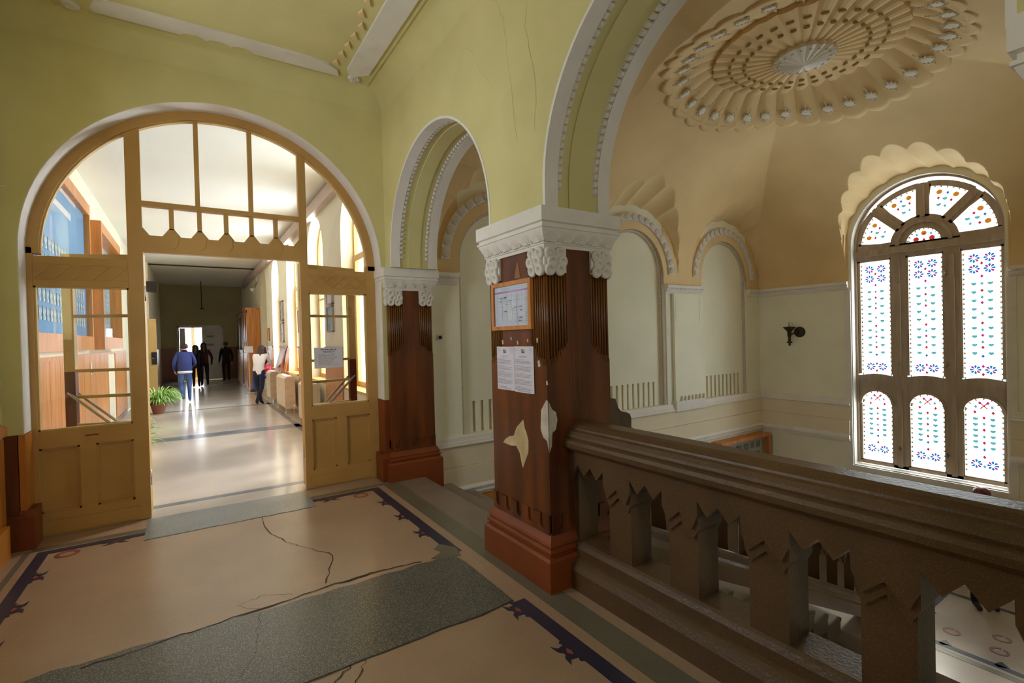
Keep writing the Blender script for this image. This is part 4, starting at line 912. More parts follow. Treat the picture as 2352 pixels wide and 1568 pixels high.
# transom with octagonal lights
xs = [-.342 + (1.352) * k / 6 for k in range(7)]
top = []
for k in range(6):
    a, b = xs[k] + (.018 if k else .0), xs[k + 1] - (.018 if k < 5 else .0); ch = .055
    top += [(xs[k], 2.70)] if k == 0 else []
    top += [(a, 2.70), (a + ch, 2.625), (b - ch, 2.625), (b, 2.70)]
tb = dpoly([(1.01, 2.468), (-.342, 2.468)] + top, 'transom_board')
for k in range(7): 
    x = xs[k]; w = .05
    o = [(x + dx, 2.60 + dz) for dx, dz in ((-.02, .08), (.02, .08), (w, .04), (w, -.04), (.02, -.085), (-.02, -.085), (-w, -.04), (-w, .04))]
    if 0 < k < 6: dpoly(o, 'octagon_boss', DOOR, D0 - .006, D0, tb)
for k in range(1, 6): dbox(xs[k] - .019, xs[k] + .019, 2.69, 2.9, 'small_bar')
dbox(-.342, 1.01, 2.895, 2.94, 'transom_bar', DOOR, D0 - .008)
for x in (.098, .56): dpoly([(x - .02, 2.93), (x + .02, 2.93), (x + .02, zp(x)), (x - .02, zp(x))], 'mullion')
dpoly([(-.342, 2.62), (1.01, 2.62), (1.01, zp(1.01) - .02)] + [(x, zp(x) - .02) for x in (.8, .6, .345, .1, -.1)] + [(-.342, zp(-.342) - .02)], 'pane', GLS, 5.678, 5.682)
dbox(-.79, -.7, .823, .834, 'letter_slot', BRN, D0 - .003, D0)
# hinges
for x, zz in ((-.345, (2.02, .29)), (1.012, (2.04, .33))):
    for z in zz: MB().tube([(x, D1 + .012, z), (x, D1 + .012, z + .14)], .013, 8).build('hinge', MET if x < 0 else DOORL, ds, True)
# open leaves folded back behind the glazed sides
def leaf(hx, sgn, ang):
    t = MB()
    L_ = .655; ca, sa = math.cos(ang), math.sin(ang)
    def mp(u, v, z): return (hx + sgn * (u * ca - v * sa), 5.745 + u * sa + v * ca, z)
    def lb(u0, u1, z0, z1, name, mat, v0=0, v1=.045, par=None): return MB().box(u0, u1, v0, v1, z0, z1).map(mp).build(name, mat, par)
    lf = lb(.0, .1, .03, 2.455, 'door_leaf', DOORL, par=ds)
    lb(L_ - .085, L_, 1.38, 2.455, 'stile', DOORL, par=lf); lb(L_ - .085, L_, .03, 1.38, 'stile', M('leaf_brown', (.13, .025, .01), .35), par=lf)
    lb(.1, L_ - .085, 2.33, 2.455, 'rail', DOORL, par=lf); lb(.1, L_ - .085, .03, .86, 'kick_panel', DOORL, .008, .037, par=lf)
    for z in (1.885, 1.385, 1.145): lb(.1, L_ - .085, z - .014, z + .014, 'glazing_bar', DOORL, par=lf)
    lb(.1, L_ - .085, .86, .9, 'rail', DOORL, par=lf)
    lb(.1, L_ - .085, .86, 2.33, 'pane', GLS, .021, .024, par=lf)
    for v in (-.035, .08):
        pth = [mp(L_ - .04, v * .4 + .0225 * .6, 1.19), mp(L_ - .045, v, 1.185), mp(L_ - .07, v, 1.165), mp(.22, v, .83), mp(.19, v, .8), mp(.18, v * .4 + .0225 * .6, .79)]
        MB().tube(pth, .0125, 8).build('push_bar', MET, lf, True)
leaf(-.35, -1, math.radians(20)); leaf(1.02, 1, math.radians(15))
# sheet taped on the right glass
t = thing('paper_notice', 'white printed sheet taped on the glazed side of the arched door', 'notice', (1.28, D0, 1.3))
MB().box(1.132, 1.435, 5.674, 5.6765, 1.302, 1.53).build('paper', PAP, t)
tx = MB(); rnd = random.Random(5)
for z, a, b, th in ((1.507, 1.2, 1.37, .011), (1.488, 1.22, 1.355, .006), (1.476, 1.23, 1.35, .006)):
    u = a
    while u < b: e = min(u + rnd.uniform(.018, .05), b); tx.box(u, e, 5.6733, 5.674, z - th / 2, z + th / 2); u = e + .007
for k in range(11):
    z = 1.455 - .0115 * k; u = 1.175
    while u < rnd.uniform(1.3, 1.4): e = u + rnd.uniform(.015, .05); tx.box(u, e, 5.6735, 5.674, z - .0014, z + .0014); u = e + .006
tx.build('printed_text', INK, t)
# cable strung to the frame from the wall
t = MB().tube([(-1.33, YA - .02, 2.88), (-1.2, YA - .015, 2.88), (-1.1, 5.5, 2.93), (-1.0, D0 - .02, 3.0)], .0035, 6).build('thin_cable', M('white_cable', (.75, .74, .72), .5), None, True)
tag(t, 'thin white cable running from the wall to the arched door frame', 'cable')
# ================================================================ CORRIDOR
CX0, CX1, CY0, CY1, CZT = -1.33, 2.05, 5.8, 26.0, 4.22
CFL = M('corridor_terrazzo', (.5, .455, .41), .16, .1, 1.5, .02, 40, .55, speck=((150, .3, (.6, .56, .5), .4),), stain=(.7, (.4, .36, .33), .5))
cf = struct('floor_corridor', MB().box(CX0, CX1, 5.62, 29.4, -.2, -.002), CFL, 'pale polished terrazzo floor of the corridor')
CBL = M('blue_grey_inlay', (.2, .22, .25), .2, .2, 3)
MB().box(CX0 + .3, CX1 - .3, 5.95, 6.05, -.01, .0).build('inlay_strip', CBL, cf); MB().box(CX0 + .3, CX1 - .3, 9.95, 10.35, -.01, .0).build('inlay_strip', CBL, cf); MB().box(CX0 + .3, CX1 - .3, 14.2, 14.4, -.01, .0).build('inlay_strip', CBL, cf)
for x in (CX0 + .3, CX1 - .42): MB().box(x, x + .1, 6.05, 24, -.01, .0).build('inlay_strip', CBL, cf)
struct('ceiling_corridor', MB().box(CX0 - .3, CX1 + .35, 5.8, 29.4, CZT, CZT + .2), CORC, 'white corridor ceiling')
wl = struct('wall_corridor_west', MB().box(CX0 - .3, CX0, 5.8, 19, 0, CZT).box(CX0 - .3, -1.05, 19, 29.4, 0, CZT), COR, 'cream corridor wall with display boards')
# plank dado on the west side
for k in range(18):
    y = 5.82 + .52 * k
    if 11.6 < y < 12.6: continue
    MB().box(CX0, CX0 + .018, y + .006, y + .514, .1, 1.46).build('dado_board', WOOD, wl)
MB().box(CX0, CX0 + .03, 5.82, 15, 1.46, 1.5).build('dado_cap', WOOD, wl); MB().box(CX0, CX0 + .03, 5.82, 15, 0, .1).build('dado_foot', WOOD2, wl)
MB().box(-1.05, -1.02, 19, 26, 0, 1.45).build('dark_dado', WOOD2, wl)
# east wall with arched windows
WCs = [7.35 + 2.63 * k for k in range(5)]; WHW = .68; WSPR = 3.3
pl = [(5.8, .87)]
for c in WCs: pl += [(c - WHW, .87), (c - WHW, WSPR)] + arc(c, WSPR, WHW, 180, 0, 20)[1:] + [(c + WHW, .87)]
pl += [(29.4, .87), (29.4, CZT + .1), (5.8, CZT + .1)]
wr = struct('wall_corridor_east', MB().prism(pl, 'x', CX1, CX1 + .36), COR, 'cream corridor wall with tall arched windows')
MB().box(CX1, CX1 + .36, 5.8, 29.4, -.2, .87).build('parapet', COR, wr)
ys = [5.82] + sum([[c - WHW - .05, c + WHW + .05] for c in WCs], []) + [19.2]
for k in range(0, len(ys) - 1, 2):
    a, b = ys[k], ys[k + 1]; n = max(1, round((b - a) / .4))
    for i in range(n): MB().box(CX1 - .02, CX1, a + (b - a) * i / n + .004, a + (b - a) * (i + 1) / n - .004, .1, 1.46).build('dado_board', WOOD, wr)
    MB().box(CX1 - .035, CX1, a, b, 1.46, 1.5).build('dado_cap', WOOD2, wr)
MB().box(CX1 - .12, CX1, 6, 24, CZT - .26, CZT - .06).build('cable_duct', M('pinkish_duct', (.55, .42, .38), .6, .1, 3), wr)
for k, c in enumerate(WCs):
    w_ = tag(thing('window_%d' % (k + 3), None, None), 'arched corridor window in honey coloured wood, number %s from the door screen' % ('one', 'two', 'three', 'four', 'five')[k], kind='structure')
    X0, X1 = CX1 + .2, CX1 + .26
    MB().prism([(c - WHW, .87), (c - WHW, WSPR)] + arc(c, WSPR, WHW, 180, 0, 20)[1:] + [(c + WHW, .87), (c + WHW - .06, .87), (c + WHW - .06, WSPR)] + arc(c, WSPR, WHW - .06, 0, 180, 20)[1:] + [(c - WHW + .06, .87)], 'x', X0, X1).build('frame', WINW, w_)
    for a, b, z0, z1 in ((c - WHW, c + WHW, .87, .95), (c - WHW, c + WHW, 2.86, 2.96), (c - .035, c + .035, .95, 2.86), (c - WHW, c + WHW, 2.42, 2.46)): MB().box(X0 - .01, X1, a, b, z0, z1).build('glazing_bar', WINW, w_)
    for s_ in (-1, 1):
        MB().box(X0 - .015, X1 - .02, c + s_ * .08 - .02, c + s_ * .08 + .02, .95, 2.86).build('sash', WINW, w_); MB().box(X0 - .015, X1 - .02, c + s_ * .58 - .03, c + s_ * .58 + .03, .95, 2.86).build('sash', WINW, w_)
    MB().box(X0 + .03, X0 + .034, c - WHW, c + WHW, .9, WSPR + WHW).build('pane', GLS if k < 4 else M('yellow_board', (.6, .42, .1), .7), w_)
    MB().box(CX1 - .05, CX1 + .2, c - WHW - .03, c + WHW + .03, .83, .872).build('sill', WINW, w_)
# far end
we3 = struct('wall_corridor_end', MB().prism([(-1.35, 0), (-.39, 0), (-.39, 2.35), (1.2, 2.35), (1.2, 0), (2.1, 0), (2.1, CZT), (-1.35, CZT)], 'y', 26, 26.15), M('shade_toned_plaster', (.42, .37, .2), .85, .06, 1.2), 'end wall of the corridor toned dark for shade, with a double door')  # darker olive base puts the dimness of the far end into the colour
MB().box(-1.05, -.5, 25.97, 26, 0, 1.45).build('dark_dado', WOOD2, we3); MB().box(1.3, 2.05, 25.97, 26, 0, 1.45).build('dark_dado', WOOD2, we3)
d2 = tag(thing('door_2', None, None), 'white double door with one leaf ajar at the far end of the corridor', kind='structure')
WDP = M('white_door_paint', (.62, .58, .56), .5)
for a, b, z0, z1 in ((-.47, -.39, 0, 2.45), (1.2, 1.28, 0, 2.45), (-.47, 1.28, 2.35, 2.45)): MB().box(a, b, 25.95, 26.02, z0, z1).build('casing', WDP, d2)
lf = MB().box(.45, 1.2, 25.99, 26.04, .01, 2.35).build('closed_leaf', WDP, d2)
for z0, z1 in ((.15, .7), (.85, 1.5), (1.65, 2.2)): MB().box(.55, 1.1, 25.98, 25.99, z0, z1).build('leaf_panel', WDP, lf)
for z in (1.9, 1.53): MB().box(.62, .9, 25.972, 25.98, z, z + .09).build('door_notice', M('dim_card', (.3, .28, .3), .7), lf)
lf = MB().box(-.38, -.34, 26.05, 26.7, .01, 2.35).build('open_leaf', WDP, d2); MB().box(-.36, -.17, 26.0, 26.05, .01, 2.33).build('leaf_edge', WDP, d2)
struct('wall_end_room', MB().box(-1.4, 2.1, 29.2, 29.4, 0, .85).box(-1.4, -.75, 29.2, 29.4, .85, CZT).box(1.15, 2.1, 29.2, 29.4, .85, CZT).box(-.75, 1.15, 29.2, 29.4, 2.95, CZT), COR, 'bright window wall of the room beyond the corridor')
MB().box(.05, .2, 29.15, 29.3, .85, 2.95).build('wall_end_room_mullion', PINK); bpy.data.objects['wall_end_room_mullion']['kind'] = 'structure'; bpy.data.objects['wall_end_room_mullion']['label'] = 'pale pier between the end room windows'
o = MB().box(-.75, 1.15, 29.02, 29.18, 0, .84).build('low_cupboard', M('bright_orange_panel', (.7, .36, .05), .5)); tag(o, 'bright orange low cupboard seen through the far door', 'cupboard')
# ================================================================ CORRIDOR FURNISHINGS
BLU = M('blue_board', (.12, .33, .62), .5, .1, 2); GRB = M('grey_board', (.42, .46, .5), .5, .15, 4)
CARD = [M('portrait_card%d' % k, c_, .5, .5, 22, col2=(.55, .68, .8)) for k, c_ in enumerate(((.2, .34, .52), (.28, .4, .55), (.16, .28, .46)))]
def board(label, y0, y1, z0, z1, dep, mat, colr, off):
    t = thing('photo_board', label, 'display board', (CX0, (y0 + y1) / 2, z0), 'framed class photo boards on the corridor wall'); X = CX0 + off
    f_ = .09
    for a, b, c, d in ((y0, y0 + f_, z0, z1), (y1 - f_, y1, z0, z1), (y0 + f_, y1 - f_, z0, z0 + .2), (y0 + f_, y1 - f_, z1 - f_ * 1.8, z1)): MB().box(X, X + dep, a, b, c, d).build('frame_bar', mat, t)
    MB().box(X, X + .02, y0 + f_, y1 - f_, z0 + .2, z1 - f_ * 1.8).build('panel', colr, t)
    cm_ = [MB().box(0, .006, -.055, .055, -.075, .075) for _ in range(1)][0]; me_ = None
    ncol = int((y1 - y0 - .3) / .17); nrow = 5
    for r in range(nrow):
        for c in range(ncol):
            loc = (X + .021, y0 + .2 + .17 * c, z0 + .42 + .2 * r)
            if me_ is None: o = cm_.build('portrait', CARD[0], t); me_ = [o.data, o.data.copy(), o.data.copy()]; me_[1].materials[0] = CARD[1]; me_[2].materials[0] = CARD[2]; o.location = loc
            else: place('portrait', me_[(r * 5 + c * 3) % 3], loc, (0, 0, 0), t)
    for a, b, z in ((.35, .8, 2.0), (.3, .7, 1.75)): MB().box(X + .021, X + .024, y0 + (y1 - y0) * a, y0 + (y1 - y0) * b, z0 + z, z0 + z + .09).build('title_strip', PAP, t)
    MB().box(X + dep * .6, X + dep * .6 + .004, y0 + f_, y1 - f_, z0 + .2, z1 - f_ * 1.8).build('glass', GLS, t)
board('large blue class photo board in orange wood nearest the door screen', 6.3, 9.9, 1.56, 3.78, .09, WOOD, BLU, .0)
board('grey class photo board with wide orange frame further along the corridor wall', 10.05, 12.6, 1.56, 3.6, .2, WOOD, GRB, .0)
t = thing('light_switch', 'white switch on the wood dado below the photo boards', 'switch', (CX0, 10.0, 1.2)); MB().box(CX0 + .018, CX0 + .035, 9.95, 10.05, 1.17, 1.36).build('plate', WHT, t); MB().box(CX0 + .035, CX0 + .045, 9.98, 10.02, 1.2, 1.25).build('rocker', BLK, t)
def leafdoor(name, label, x, y0, y1, h, mat):
    t = thing(name, label, 'door', (x, y0, 0)); MB().box(x - .02, x + .02, y0, y1, .01, h).build('leaf', mat, t)
    for z0, z1 in ((.15, .75), (.95, 1.75), (1.9, h - .12)): MB().box(x + .02, x + .03, y0 + .1, y1 - .1, z0, z1).build('panel', mat, t)
    return t
# open classroom door on the left
t = thing('classroom_door', 'ochre panelled classroom door standing open beside the green plant', 'door', (-1.3, 18.6, 0))
MB().box(-1.30, -.86, 18.6, 18.65, .01, 2.42).build('leaf', DOORL, t)
for z0, z1 in ((.15, .85), (1.05, 1.75), (1.9, 2.3)): MB().box(-1.22, -.96, 18.59, 18.6, z0, z1).build('panel', DOORL, t)
MB().box(-1.0, -.86, 18.57, 18.6, 1.02, 1.4).build('lock_plate', BLK, t); MB().tube([(-.93, 18.56, 1.2), (-.93, 18.53, 1.2), (-1.02, 18.52, 1.22)], .012, 6).build('handle', MET, t)
t = thing('wall_loudspeaker', 'small black loudspeaker box high on the left corridor wall', 'loudspeaker', (-1.1, 20.5, 3.3)); MB().box(-1.33, -.86, 18.9, 19.2, 3.28, 3.6).build('box', BLK, t); MB().lathe([(.1, 0), (.1, .01), (.03, .012)], (-1.1, 18.9, 3.44), 14, (0, -1, 0)).build('grille', BRZ, t)
# radiators
def radiator(label, y0, y1, x0=1.74, x1=1.96):
    t = thing('radiator', label, 'radiator', (x0, (y0 + y1) / 2, 0), 'cast iron radiators under the corridor windows'); n = max(2, round((y1 - y0) / .085))
    me_ = None
    for k in range(n):
        y = y0 + (y1 - y0) * (k + .5) / n
        if me_ is None:
            sec = MB().prism([(x0, .14), (x0 + .03, .1), (x1 - .03, .1), (x1, .14), (x1, .78), (x1 - .05, .83), (x0 + .05, .83), (x0, .78)], 'y', -.036, .036); o = sec.build('section', RAD, t); me_ = o.data; o.location = (0, y, 0)
        else: place('section', me_, (0, y, 0), (0, 0, 0), t)
    for y in (y0 + .06, y1 - .06):
        for x in (x0 + .03, x1 - .03): MB().tube([(x, y, .11), (x, y, .05), (x + (.01 if x > 1.85 else -.01), y, .0)], [.02, .014, .022], 6).build('foot', RAD, t)
    MB().tube([(x1 - .04, y0 - .25, .16), (x1 - .04, y0, .16)], .02, 8).build('pipe', RAD, t); MB().lathe([(.03, 0), (.035, .03), (.02, .06)], (x1 - .04, y0 - .12, .15), 8).build('valve', RAD, t)
radiator('cream radiator with hidden feet next to the door screen', 9.4, 10.3); radiator('cream radiator in the middle, below the second picture pair', 11.95, 13.2); radiator('cream radiator behind the woman in white', 14.3, 15.1)
# leaning panels, pictures
for label, y, w, ln, h, mm in (('glossy red wood panel leaning on the corridor window', 13.3, .75, .16, 1.45, WOOD2), ('orange wood board leaning beside the glossy red panel', 12.75, .3, .1, 1.46, WOOD)):
    o = MB().prism([(1.98 - ln, .88), (2.0 - ln, .88), (2.0, h), (1.98, h)], 'y', y, y + w).build('leaning_board', mm); tag(o, label, 'board')
def pict(label, y, z, w, h, fr, im):
    t = thing('framed_picture', label, 'picture', (CX1, y, z), 'small pictures between the corridor windows')
    for a, b, c, d in ((y - w / 2, y - w / 2 + .025, z - h / 2, z + h / 2), (y + w / 2 - .025, y + w / 2, z - h / 2, z + h / 2), (y - w / 2, y + w / 2, z - h / 2, z - h / 2 + .025), (y - w / 2, y + w / 2, z + h / 2 - .025, z + h / 2)): MB().box(CX1 - .04, CX1, a, b, c, d).build('frame_bar', fr, t)
    MB().box(CX1 - .02, CX1 - .012, y - w / 2 + .02, y + w / 2 - .02, z - h / 2 + .02, z + h / 2 - .02).build('print', im, t)
IMG = M('grey_photo_print', (.3, .32, .36), .4, .5, 12, col2=(.6, .62, .66)); GF = M('grey_wood_frame', (.42, .36, .34), .5)
pict('upper grey framed photo between the corridor windows', 14.05, 2.42, .45, .52, GF, IMG); pict('lower grey framed photo between the corridor windows', 14.05, 1.86, .45, .52, GF, IMG)
pict('small orange framed picture above the radiators', 16.75, 1.85, .3, .4, WOOD, PAP); pict('tilted pale picture near the door hinge', 11.55, 2.05, .4, .5, M('pinkish_frame', (.5, .3, .3), .5), PAP)
pict('higher blue toned picture seen through the glazed door side', 8.78, 2.45, .42, .45, GF, PAP); pict('lower blue toned picture seen through the glazed door side', 8.78, 1.98, .42, .45, GF, M('blue_photo_print', (.2, .35, .5), .4, .5, 10))
# dark glazed cupboards at the far right
def cupboard(label, y0, y1, h, mat):
    t = thing('glazed_cupboard', label, 'cupboard', (1.7, (y0 + y1) / 2, 0), 'wooden cupboards along the far corridor'); X0 = 1.62
    MB().box(X0 + .03, 2.04, y0, y1, 0, h).build('carcass', mat, t)
    for a, b in ((y0, (y0 + y1) / 2), ((y0 + y1) / 2, y1)):
        d = MB().box(X0, X0 + .03, a + .005, b - .005, .1, h * .45).build('lower_door', mat, t)
        for c, e, z0, z1 in ((a, a + .08, h * .46, h - .05), (b - .08, b, h * .46, h - .05), (a, b, h * .46, h * .5), (a, b, h - .12, h - .05)): MB().box(X0, X0 + .03, c, e, z0, z1).build('door_frame', mat, t)
        MB().box(X0 + .012, X0 + .016, a + .08, b - .08, h * .5, h - .12).build('glass', M('dark_glass', (.05, .055, .07), .1), t)
    MB().box(X0 - .02, X0 + .42, y0 - .01, y1 + .01, h, h + .06).build('cornice', mat, t)
cupboard('orange wood cupboard with dark glass nearest the windows', 18.9, 20.3, 2.75, WOOD); cupboard('dark red cupboard deep in the shaded corridor', 20.6, 23.2, 2.7, WOOD2)
t = thing('ceiling_rod_lamp', 'thin dark lamp rod hanging in the far corridor', 'lamp', (.44, 24, 3.0)); MB().tube([(.44, 24, 3.06), (.44, 24, 4.22)], .014, 6).build('rod', BLK, t); MB().lathe([(.08, 3.05), (.07, 3.09), (.02, 3.11)], (.44, 24, 0), 12).build('lamp_holder', BLK, t)
o = MB().tube([(-1.3, 19.4, 4.195), (2.0, 19.4, 4.195)], .022, 6).build('ceiling_conduit', BRZ); tag(o, 'dark cable conduit crossing the corridor ceiling', 'conduit')
t = thing('sign_lectern', 'small white sign on a post beside the woman in white', 'sign', (1.55, 17.6, 0)); MB().tube([(1.55, 17.6, .02), (1.55, 17.6, 1.3)], .02, 6).build('post', WDP, t); MB().prism([(17.5, 1.3), (17.52, 1.29), (17.65, 1.49), (17.63, 1.5)], 'x', 1.43, 1.67).build('sign_board', PAP, t); MB().lathe([(.14, 0), (.14, .02), (.03, .03)], (1.55, 17.6, 0), 12).build('foot', WDP, t)
t = thing('spot_lamp', 'small spot lamp bracket under the cable duct', 'lamp', (1.95, 19.0, 3.6)); MB().tube([(1.97, 18.6, 4.0), (1.95, 18.6, 3.65), (1.85, 18.5, 3.45)], .025, 6).build('bracket', MET, t); MB().lathe([(.02, 0), (.06, .12), (.05, .14)], (1.85, 18.5, 3.45), 10, (-.6, -.5, -.5)).build('lamp_head', WHT, t)
# plants
def plant(label, x, y, n, ln, seed, pot=True):
    rnd = random.Random(seed); t = thing('spider_plant', label, 'plant', (x, y, 0), 'spider plants along the corridor wall')
    MB().lathe([(.11, 0), (.16, .22), (.17, .25), (.15, .25), (.13, .2)], (x, y, 0), 16).build('pot', M('brown_pot', (.2, .09, .05), .6), t)
    m_ = MB()
    for k in range(n):
        a = rnd.uniform(0, 2 * PI); L_ = ln * rnd.uniform(.65, 1.1); up_ = rnd.uniform(.25, .75); w = .012 * rnd.uniform(.8, 1.5); b = len(m_.v); px, py = -math.sin(a) * w, math.cos(a) * w; N_ = 7
        for i in range(N_):
            s_ = i / (N_ - 1); r = .05 + L_ * s_ * (.45 + .4 * (1 - up_)); z = .22 + L_ * up_ * 1.2 * math.sin(min(s_ * 1.9, PI) * .9) * .75 - .28 * s_ ** 3 * L_; q = (1 - s_ ** 2.2) + .05; z = max(z, .015)
            cx_, cy_ = x + r * math.cos(a), y + r * math.sin(a); m_.v += [(cx_ - px * q, cy_ - py * q, z), (cx_, cy_, z - .006 * q), (cx_ + px * q, cy_ + py * q, z)]
        for i in range(N_ - 1):
            j = b + 3 * i; m_.f += [(j, j + 1, j + 4, j + 3), (j + 1, j + 2, j + 5, j + 4)]
    o = m_.build('leaf_blades', M('grass_green_leaf', (.09, .33, .04), .4, .5, 12, col2=(.4, .62, .2)), t); o['kind'] = 'stuff'
plant('big spider plant on the floor by the open classroom door', -.66, 14.2, 330, .72, 2); plant('second spider plant half hidden behind the glazed door side', -.66, 8.1, 60, .5, 9); plant('spider plant low against the dado behind the open door leaf', -.75, 9.6, 60, .5, 12)
# ================================================================ PEOPLE
SKIN = M('skin', (.55, .3, .2), .5); HAIRD = M('dark_hair', (.025, .014, .01), .45, .4, 30, stretch=(1, 1, .2))
def person(label, loc, rz, H, J, cloth, hair, hairmat=HAIRD, group=None, extra=None):
    """J: joints in metres for a 1.75 m figure facing +y; cloth: (top, trousers, shoes)"""
    k = H / 1.75; t = thing('person', label, 'person', loc, group)
    base = dict(pel=(0, 0, .95), sp=(0, 0, 1.12), ch=(0, 0, 1.33), nb=(0, 0, 1.46), nk=(0, .005, 1.53), hd=(0, .015, 1.615), ht=(0, .02, 1.70), no=(0, .09, 1.63),
                shl=(-.17, 0, 1.42), ell=(-.25, -.03, 1.13), wrl=(-.26, .05, .89), shr=(.17, 0, 1.42), elr=(.25, -.03, 1.13), wrr=(.26, .05, .89),
                hil=(-.09, 0, .9), knl=(-.1, .02, .5), anl=(-.1, -.02, .09), tol=(-.11, .13, .035), hir=(.09, 0, .9), knr=(.1, .02, .5), anr=(.1, -.02, .09), tor=(.11, .13, .035))
    base.update(J); names = list(base); V_ = [tuple(c * k for c in base[n]) for n in names]; ix = {n: i for i, n in enumerate(names)}
    rad = dict(pel=.145, sp=.125, ch=.15, nb=.09, nk=.055, hd=.088, ht=.07, no=.02, shl=.075, ell=.05, wrl=.033, shr=.075, elr=.05, wrr=.033, hil=.095, knl=.066, anl=.045, tol=.032, hir=.095, knr=.066, anr=.045, tor=.032)
    E_ = [('pel', 'sp'), ('sp', 'ch'), ('ch', 'nb'), ('nb', 'nk'), ('nk', 'hd'), ('hd', 'ht'), ('hd', 'no'), ('ch', 'shl'), ('shl', 'ell'), ('ell', 'wrl'), ('ch', 'shr'), ('shr', 'elr'), ('elr', 'wrr'),
          ('pel', 'hil'), ('hil', 'knl'), ('knl', 'anl'), ('anl', 'tol'), ('pel', 'hir'), ('hir', 'knr'), ('knr', 'anr'), ('anr', 'tor')]
    R_ = [rad[n] * k for n in names]; E2 = [(ix[a], ix[b]) for a, b in E_]; reg = ['t', 't', 't', 's', 's', 's', 's', 't', 't', 't', 't', 't', 't', 'p', 'p', 'p', 'f', 'p', 'p', 'p', 'f']
    for sd, w, e in ((-1, 'wrl', 'ell'), (1, 'wrr', 'elr')):      # palm, four fingers and a thumb
        W_ = Vector(V_[ix[w]]); d = (W_ - Vector(V_[ix[e]])).normalized(); f_ = Vector((0, 1, 0)); f_ = (f_ - d * f_.dot(d)).normalized(); inn = Vector((-sd, 0, 0))
        pi_ = len(V_); V_.append(tuple(W_ + d * .07 * k)); R_.append(.03 * k); E2.append((ix[w], pi_)); reg.append('s')
        for q, ln_ in enumerate((.07, .08, .075, .06)):
            o_ = f_ * (.027 - .018 * q) * k; a = len(V_); V_.append(tuple(W_ + d * .1 * k + o_)); R_.append(.0095 * k); V_.append(tuple(W_ + d * (.1 + ln_ * .55) * k + o_ * 1.1 + inn * .012 * k)); R_.append(.0088 * k); V_.append(tuple(W_ + d * (.1 + ln_ * .9) * k + o_ * 1.1 + inn * .035 * k)); R_.append(.008 * k)
            E2 += [(pi_, a), (a, a + 1), (a + 1, a + 2)]; reg += ['s'] * 3
        a = len(V_); V_.append(tuple(W_ + d * .05 * k + f_ * .045 * k)); R_.append(.011 * k); V_.append(tuple(W_ + d * .09 * k + f_ * .06 * k + inn * .015 * k)); R_.append(.009 * k); E2 += [(pi_, a), (a, a + 1)]; reg += ['s'] * 2
    me = bpy.data.meshes.new('body'); me.from_pydata(V_, E2, []); o = bpy.data.objects.new('body', me); COL.objects.link(o)
    md_ = o.modifiers.new('s', 'SKIN'); md_.use_smooth_shade = True
    for i, sv in enumerate(me.skin_vertices[0].data): sv.radius = (R_[i] * (1.22 if names[i] in ('ch', 'pel', 'sp') else 1) if i < len(names) else R_[i], R_[i] * (.72 if i < len(names) and names[i] in ('ch', 'pel', 'sp') else 1)); sv.use_root = i == 0
    o.modifiers.new('u', 'SUBSURF').levels = 1; o.modifiers['u'].render_levels = 1
    bpy.context.view_layer.update(); dg = bpy.context.evaluated_depsgraph_get(); m2 = bpy.data.meshes.new_from_object(o.evaluated_get(dg)); m2.name = 'body'; o.modifiers.clear(); o.data = m2
    m2.materials.clear(); order = {'s': 0, 't': 1, 'p': 2, 'f': 3}
    for mt in (SKIN,) + tuple(cloth): m2.materials.append(mt)
    A_ = np.array([V_[a] for a, b in E2]); B_ = np.array([V_[b] for a, b in E2]); D_ = B_ - A_; DD = (D_ * D_).sum(1) + 1e-9
    rr = np.array([(R_[a] + R_[b]) / 2 for a, b in E2])
    for p_ in m2.polygons:
        c = np.array(p_.center); tt = np.clip(((c - A_) * D_).sum(1) / DD, 0, 1); q = A_ + D_ * tt[:, None]; i = int(np.argmin(np.linalg.norm(c - q, axis=1) - rr)); r_ = reg[i]
        if r_ == 't' and i == 0 and c[2] < .93 * k: r_ = 'p'
        if r_ == 's' and i == 3 and tt[3] < .35: r_ = 't'
        if r_ == 'p' and c[2] < .1 * k: r_ = 'f'
        p_.material_index = order[r_]; p_.use_smooth = True
    def fin(ob_): ob_.parent = t; return ob_
    fin(o); hx, hy, hz = (c * k for c in base['hd'])
    hm = MB()
    if hair == 'short': hm.blob((hx, hy - .012 * k, hz + .045 * k), .098 * k, .108 * k, .092 * k, 14, 8); hm.v = [(x, y, z if z > hz - .02 * k or y < hy else hz - .02 * k + (z - hz) * .1) for x, y, z in hm.v]
    else:
        prof_ = [(.01, .145), (.07, .13), (.105, .07), (.112, 0), (.108, -.1), (.115, -.2), (.1, -.3), (.05, -.36)]
        if hair == 'wavy': prof_ = [(.01, .15), (.08, .135), (.118, .07), (.125, 0), (.135, -.1), (.155, -.22), (.14, -.34), (.07, -.44)]
        hm.lathe([(r * k, z * k) for r, z in prof_], (hx, hy - .03 * k, hz), 16)
        hm.v = [(x + .006 * math.sin(40 * z), (y - (.02 * k if z < hz - .1 * k else 0)) if y < hy + .03 * k else hy + .03 * k + (y - hy - .03 * k) * (.35 if z < hz + .06 * k else 1), z) for x, y, z in hm.v]
    fin(hm.build('hair', hairmat, None, True))
    for s_ in (-1, 1):
        fin(MB().blob((hx + s_ * .033 * k, hy + .08 * k, hz + .03 * k), .012 * k, .008 * k, .008 * k, 8, 4).build('eye', BLK)); fin(MB().blob((hx + s_ * .092 * k, hy, hz + .01 * k), .014 * k, .022 * k, .034 * k, 8, 5).build('ear', SKIN))
    fin(MB().blob((hx, hy + .082 * k, hz - .035 * k), .024 * k, .008 * k, .006 * k, 8, 4).build('mouth', M('lips', (.35, .1, .09), .5)))
    if extra: extra(t, fin, k)
    t.rotation_euler = (0, 0, rz); return t
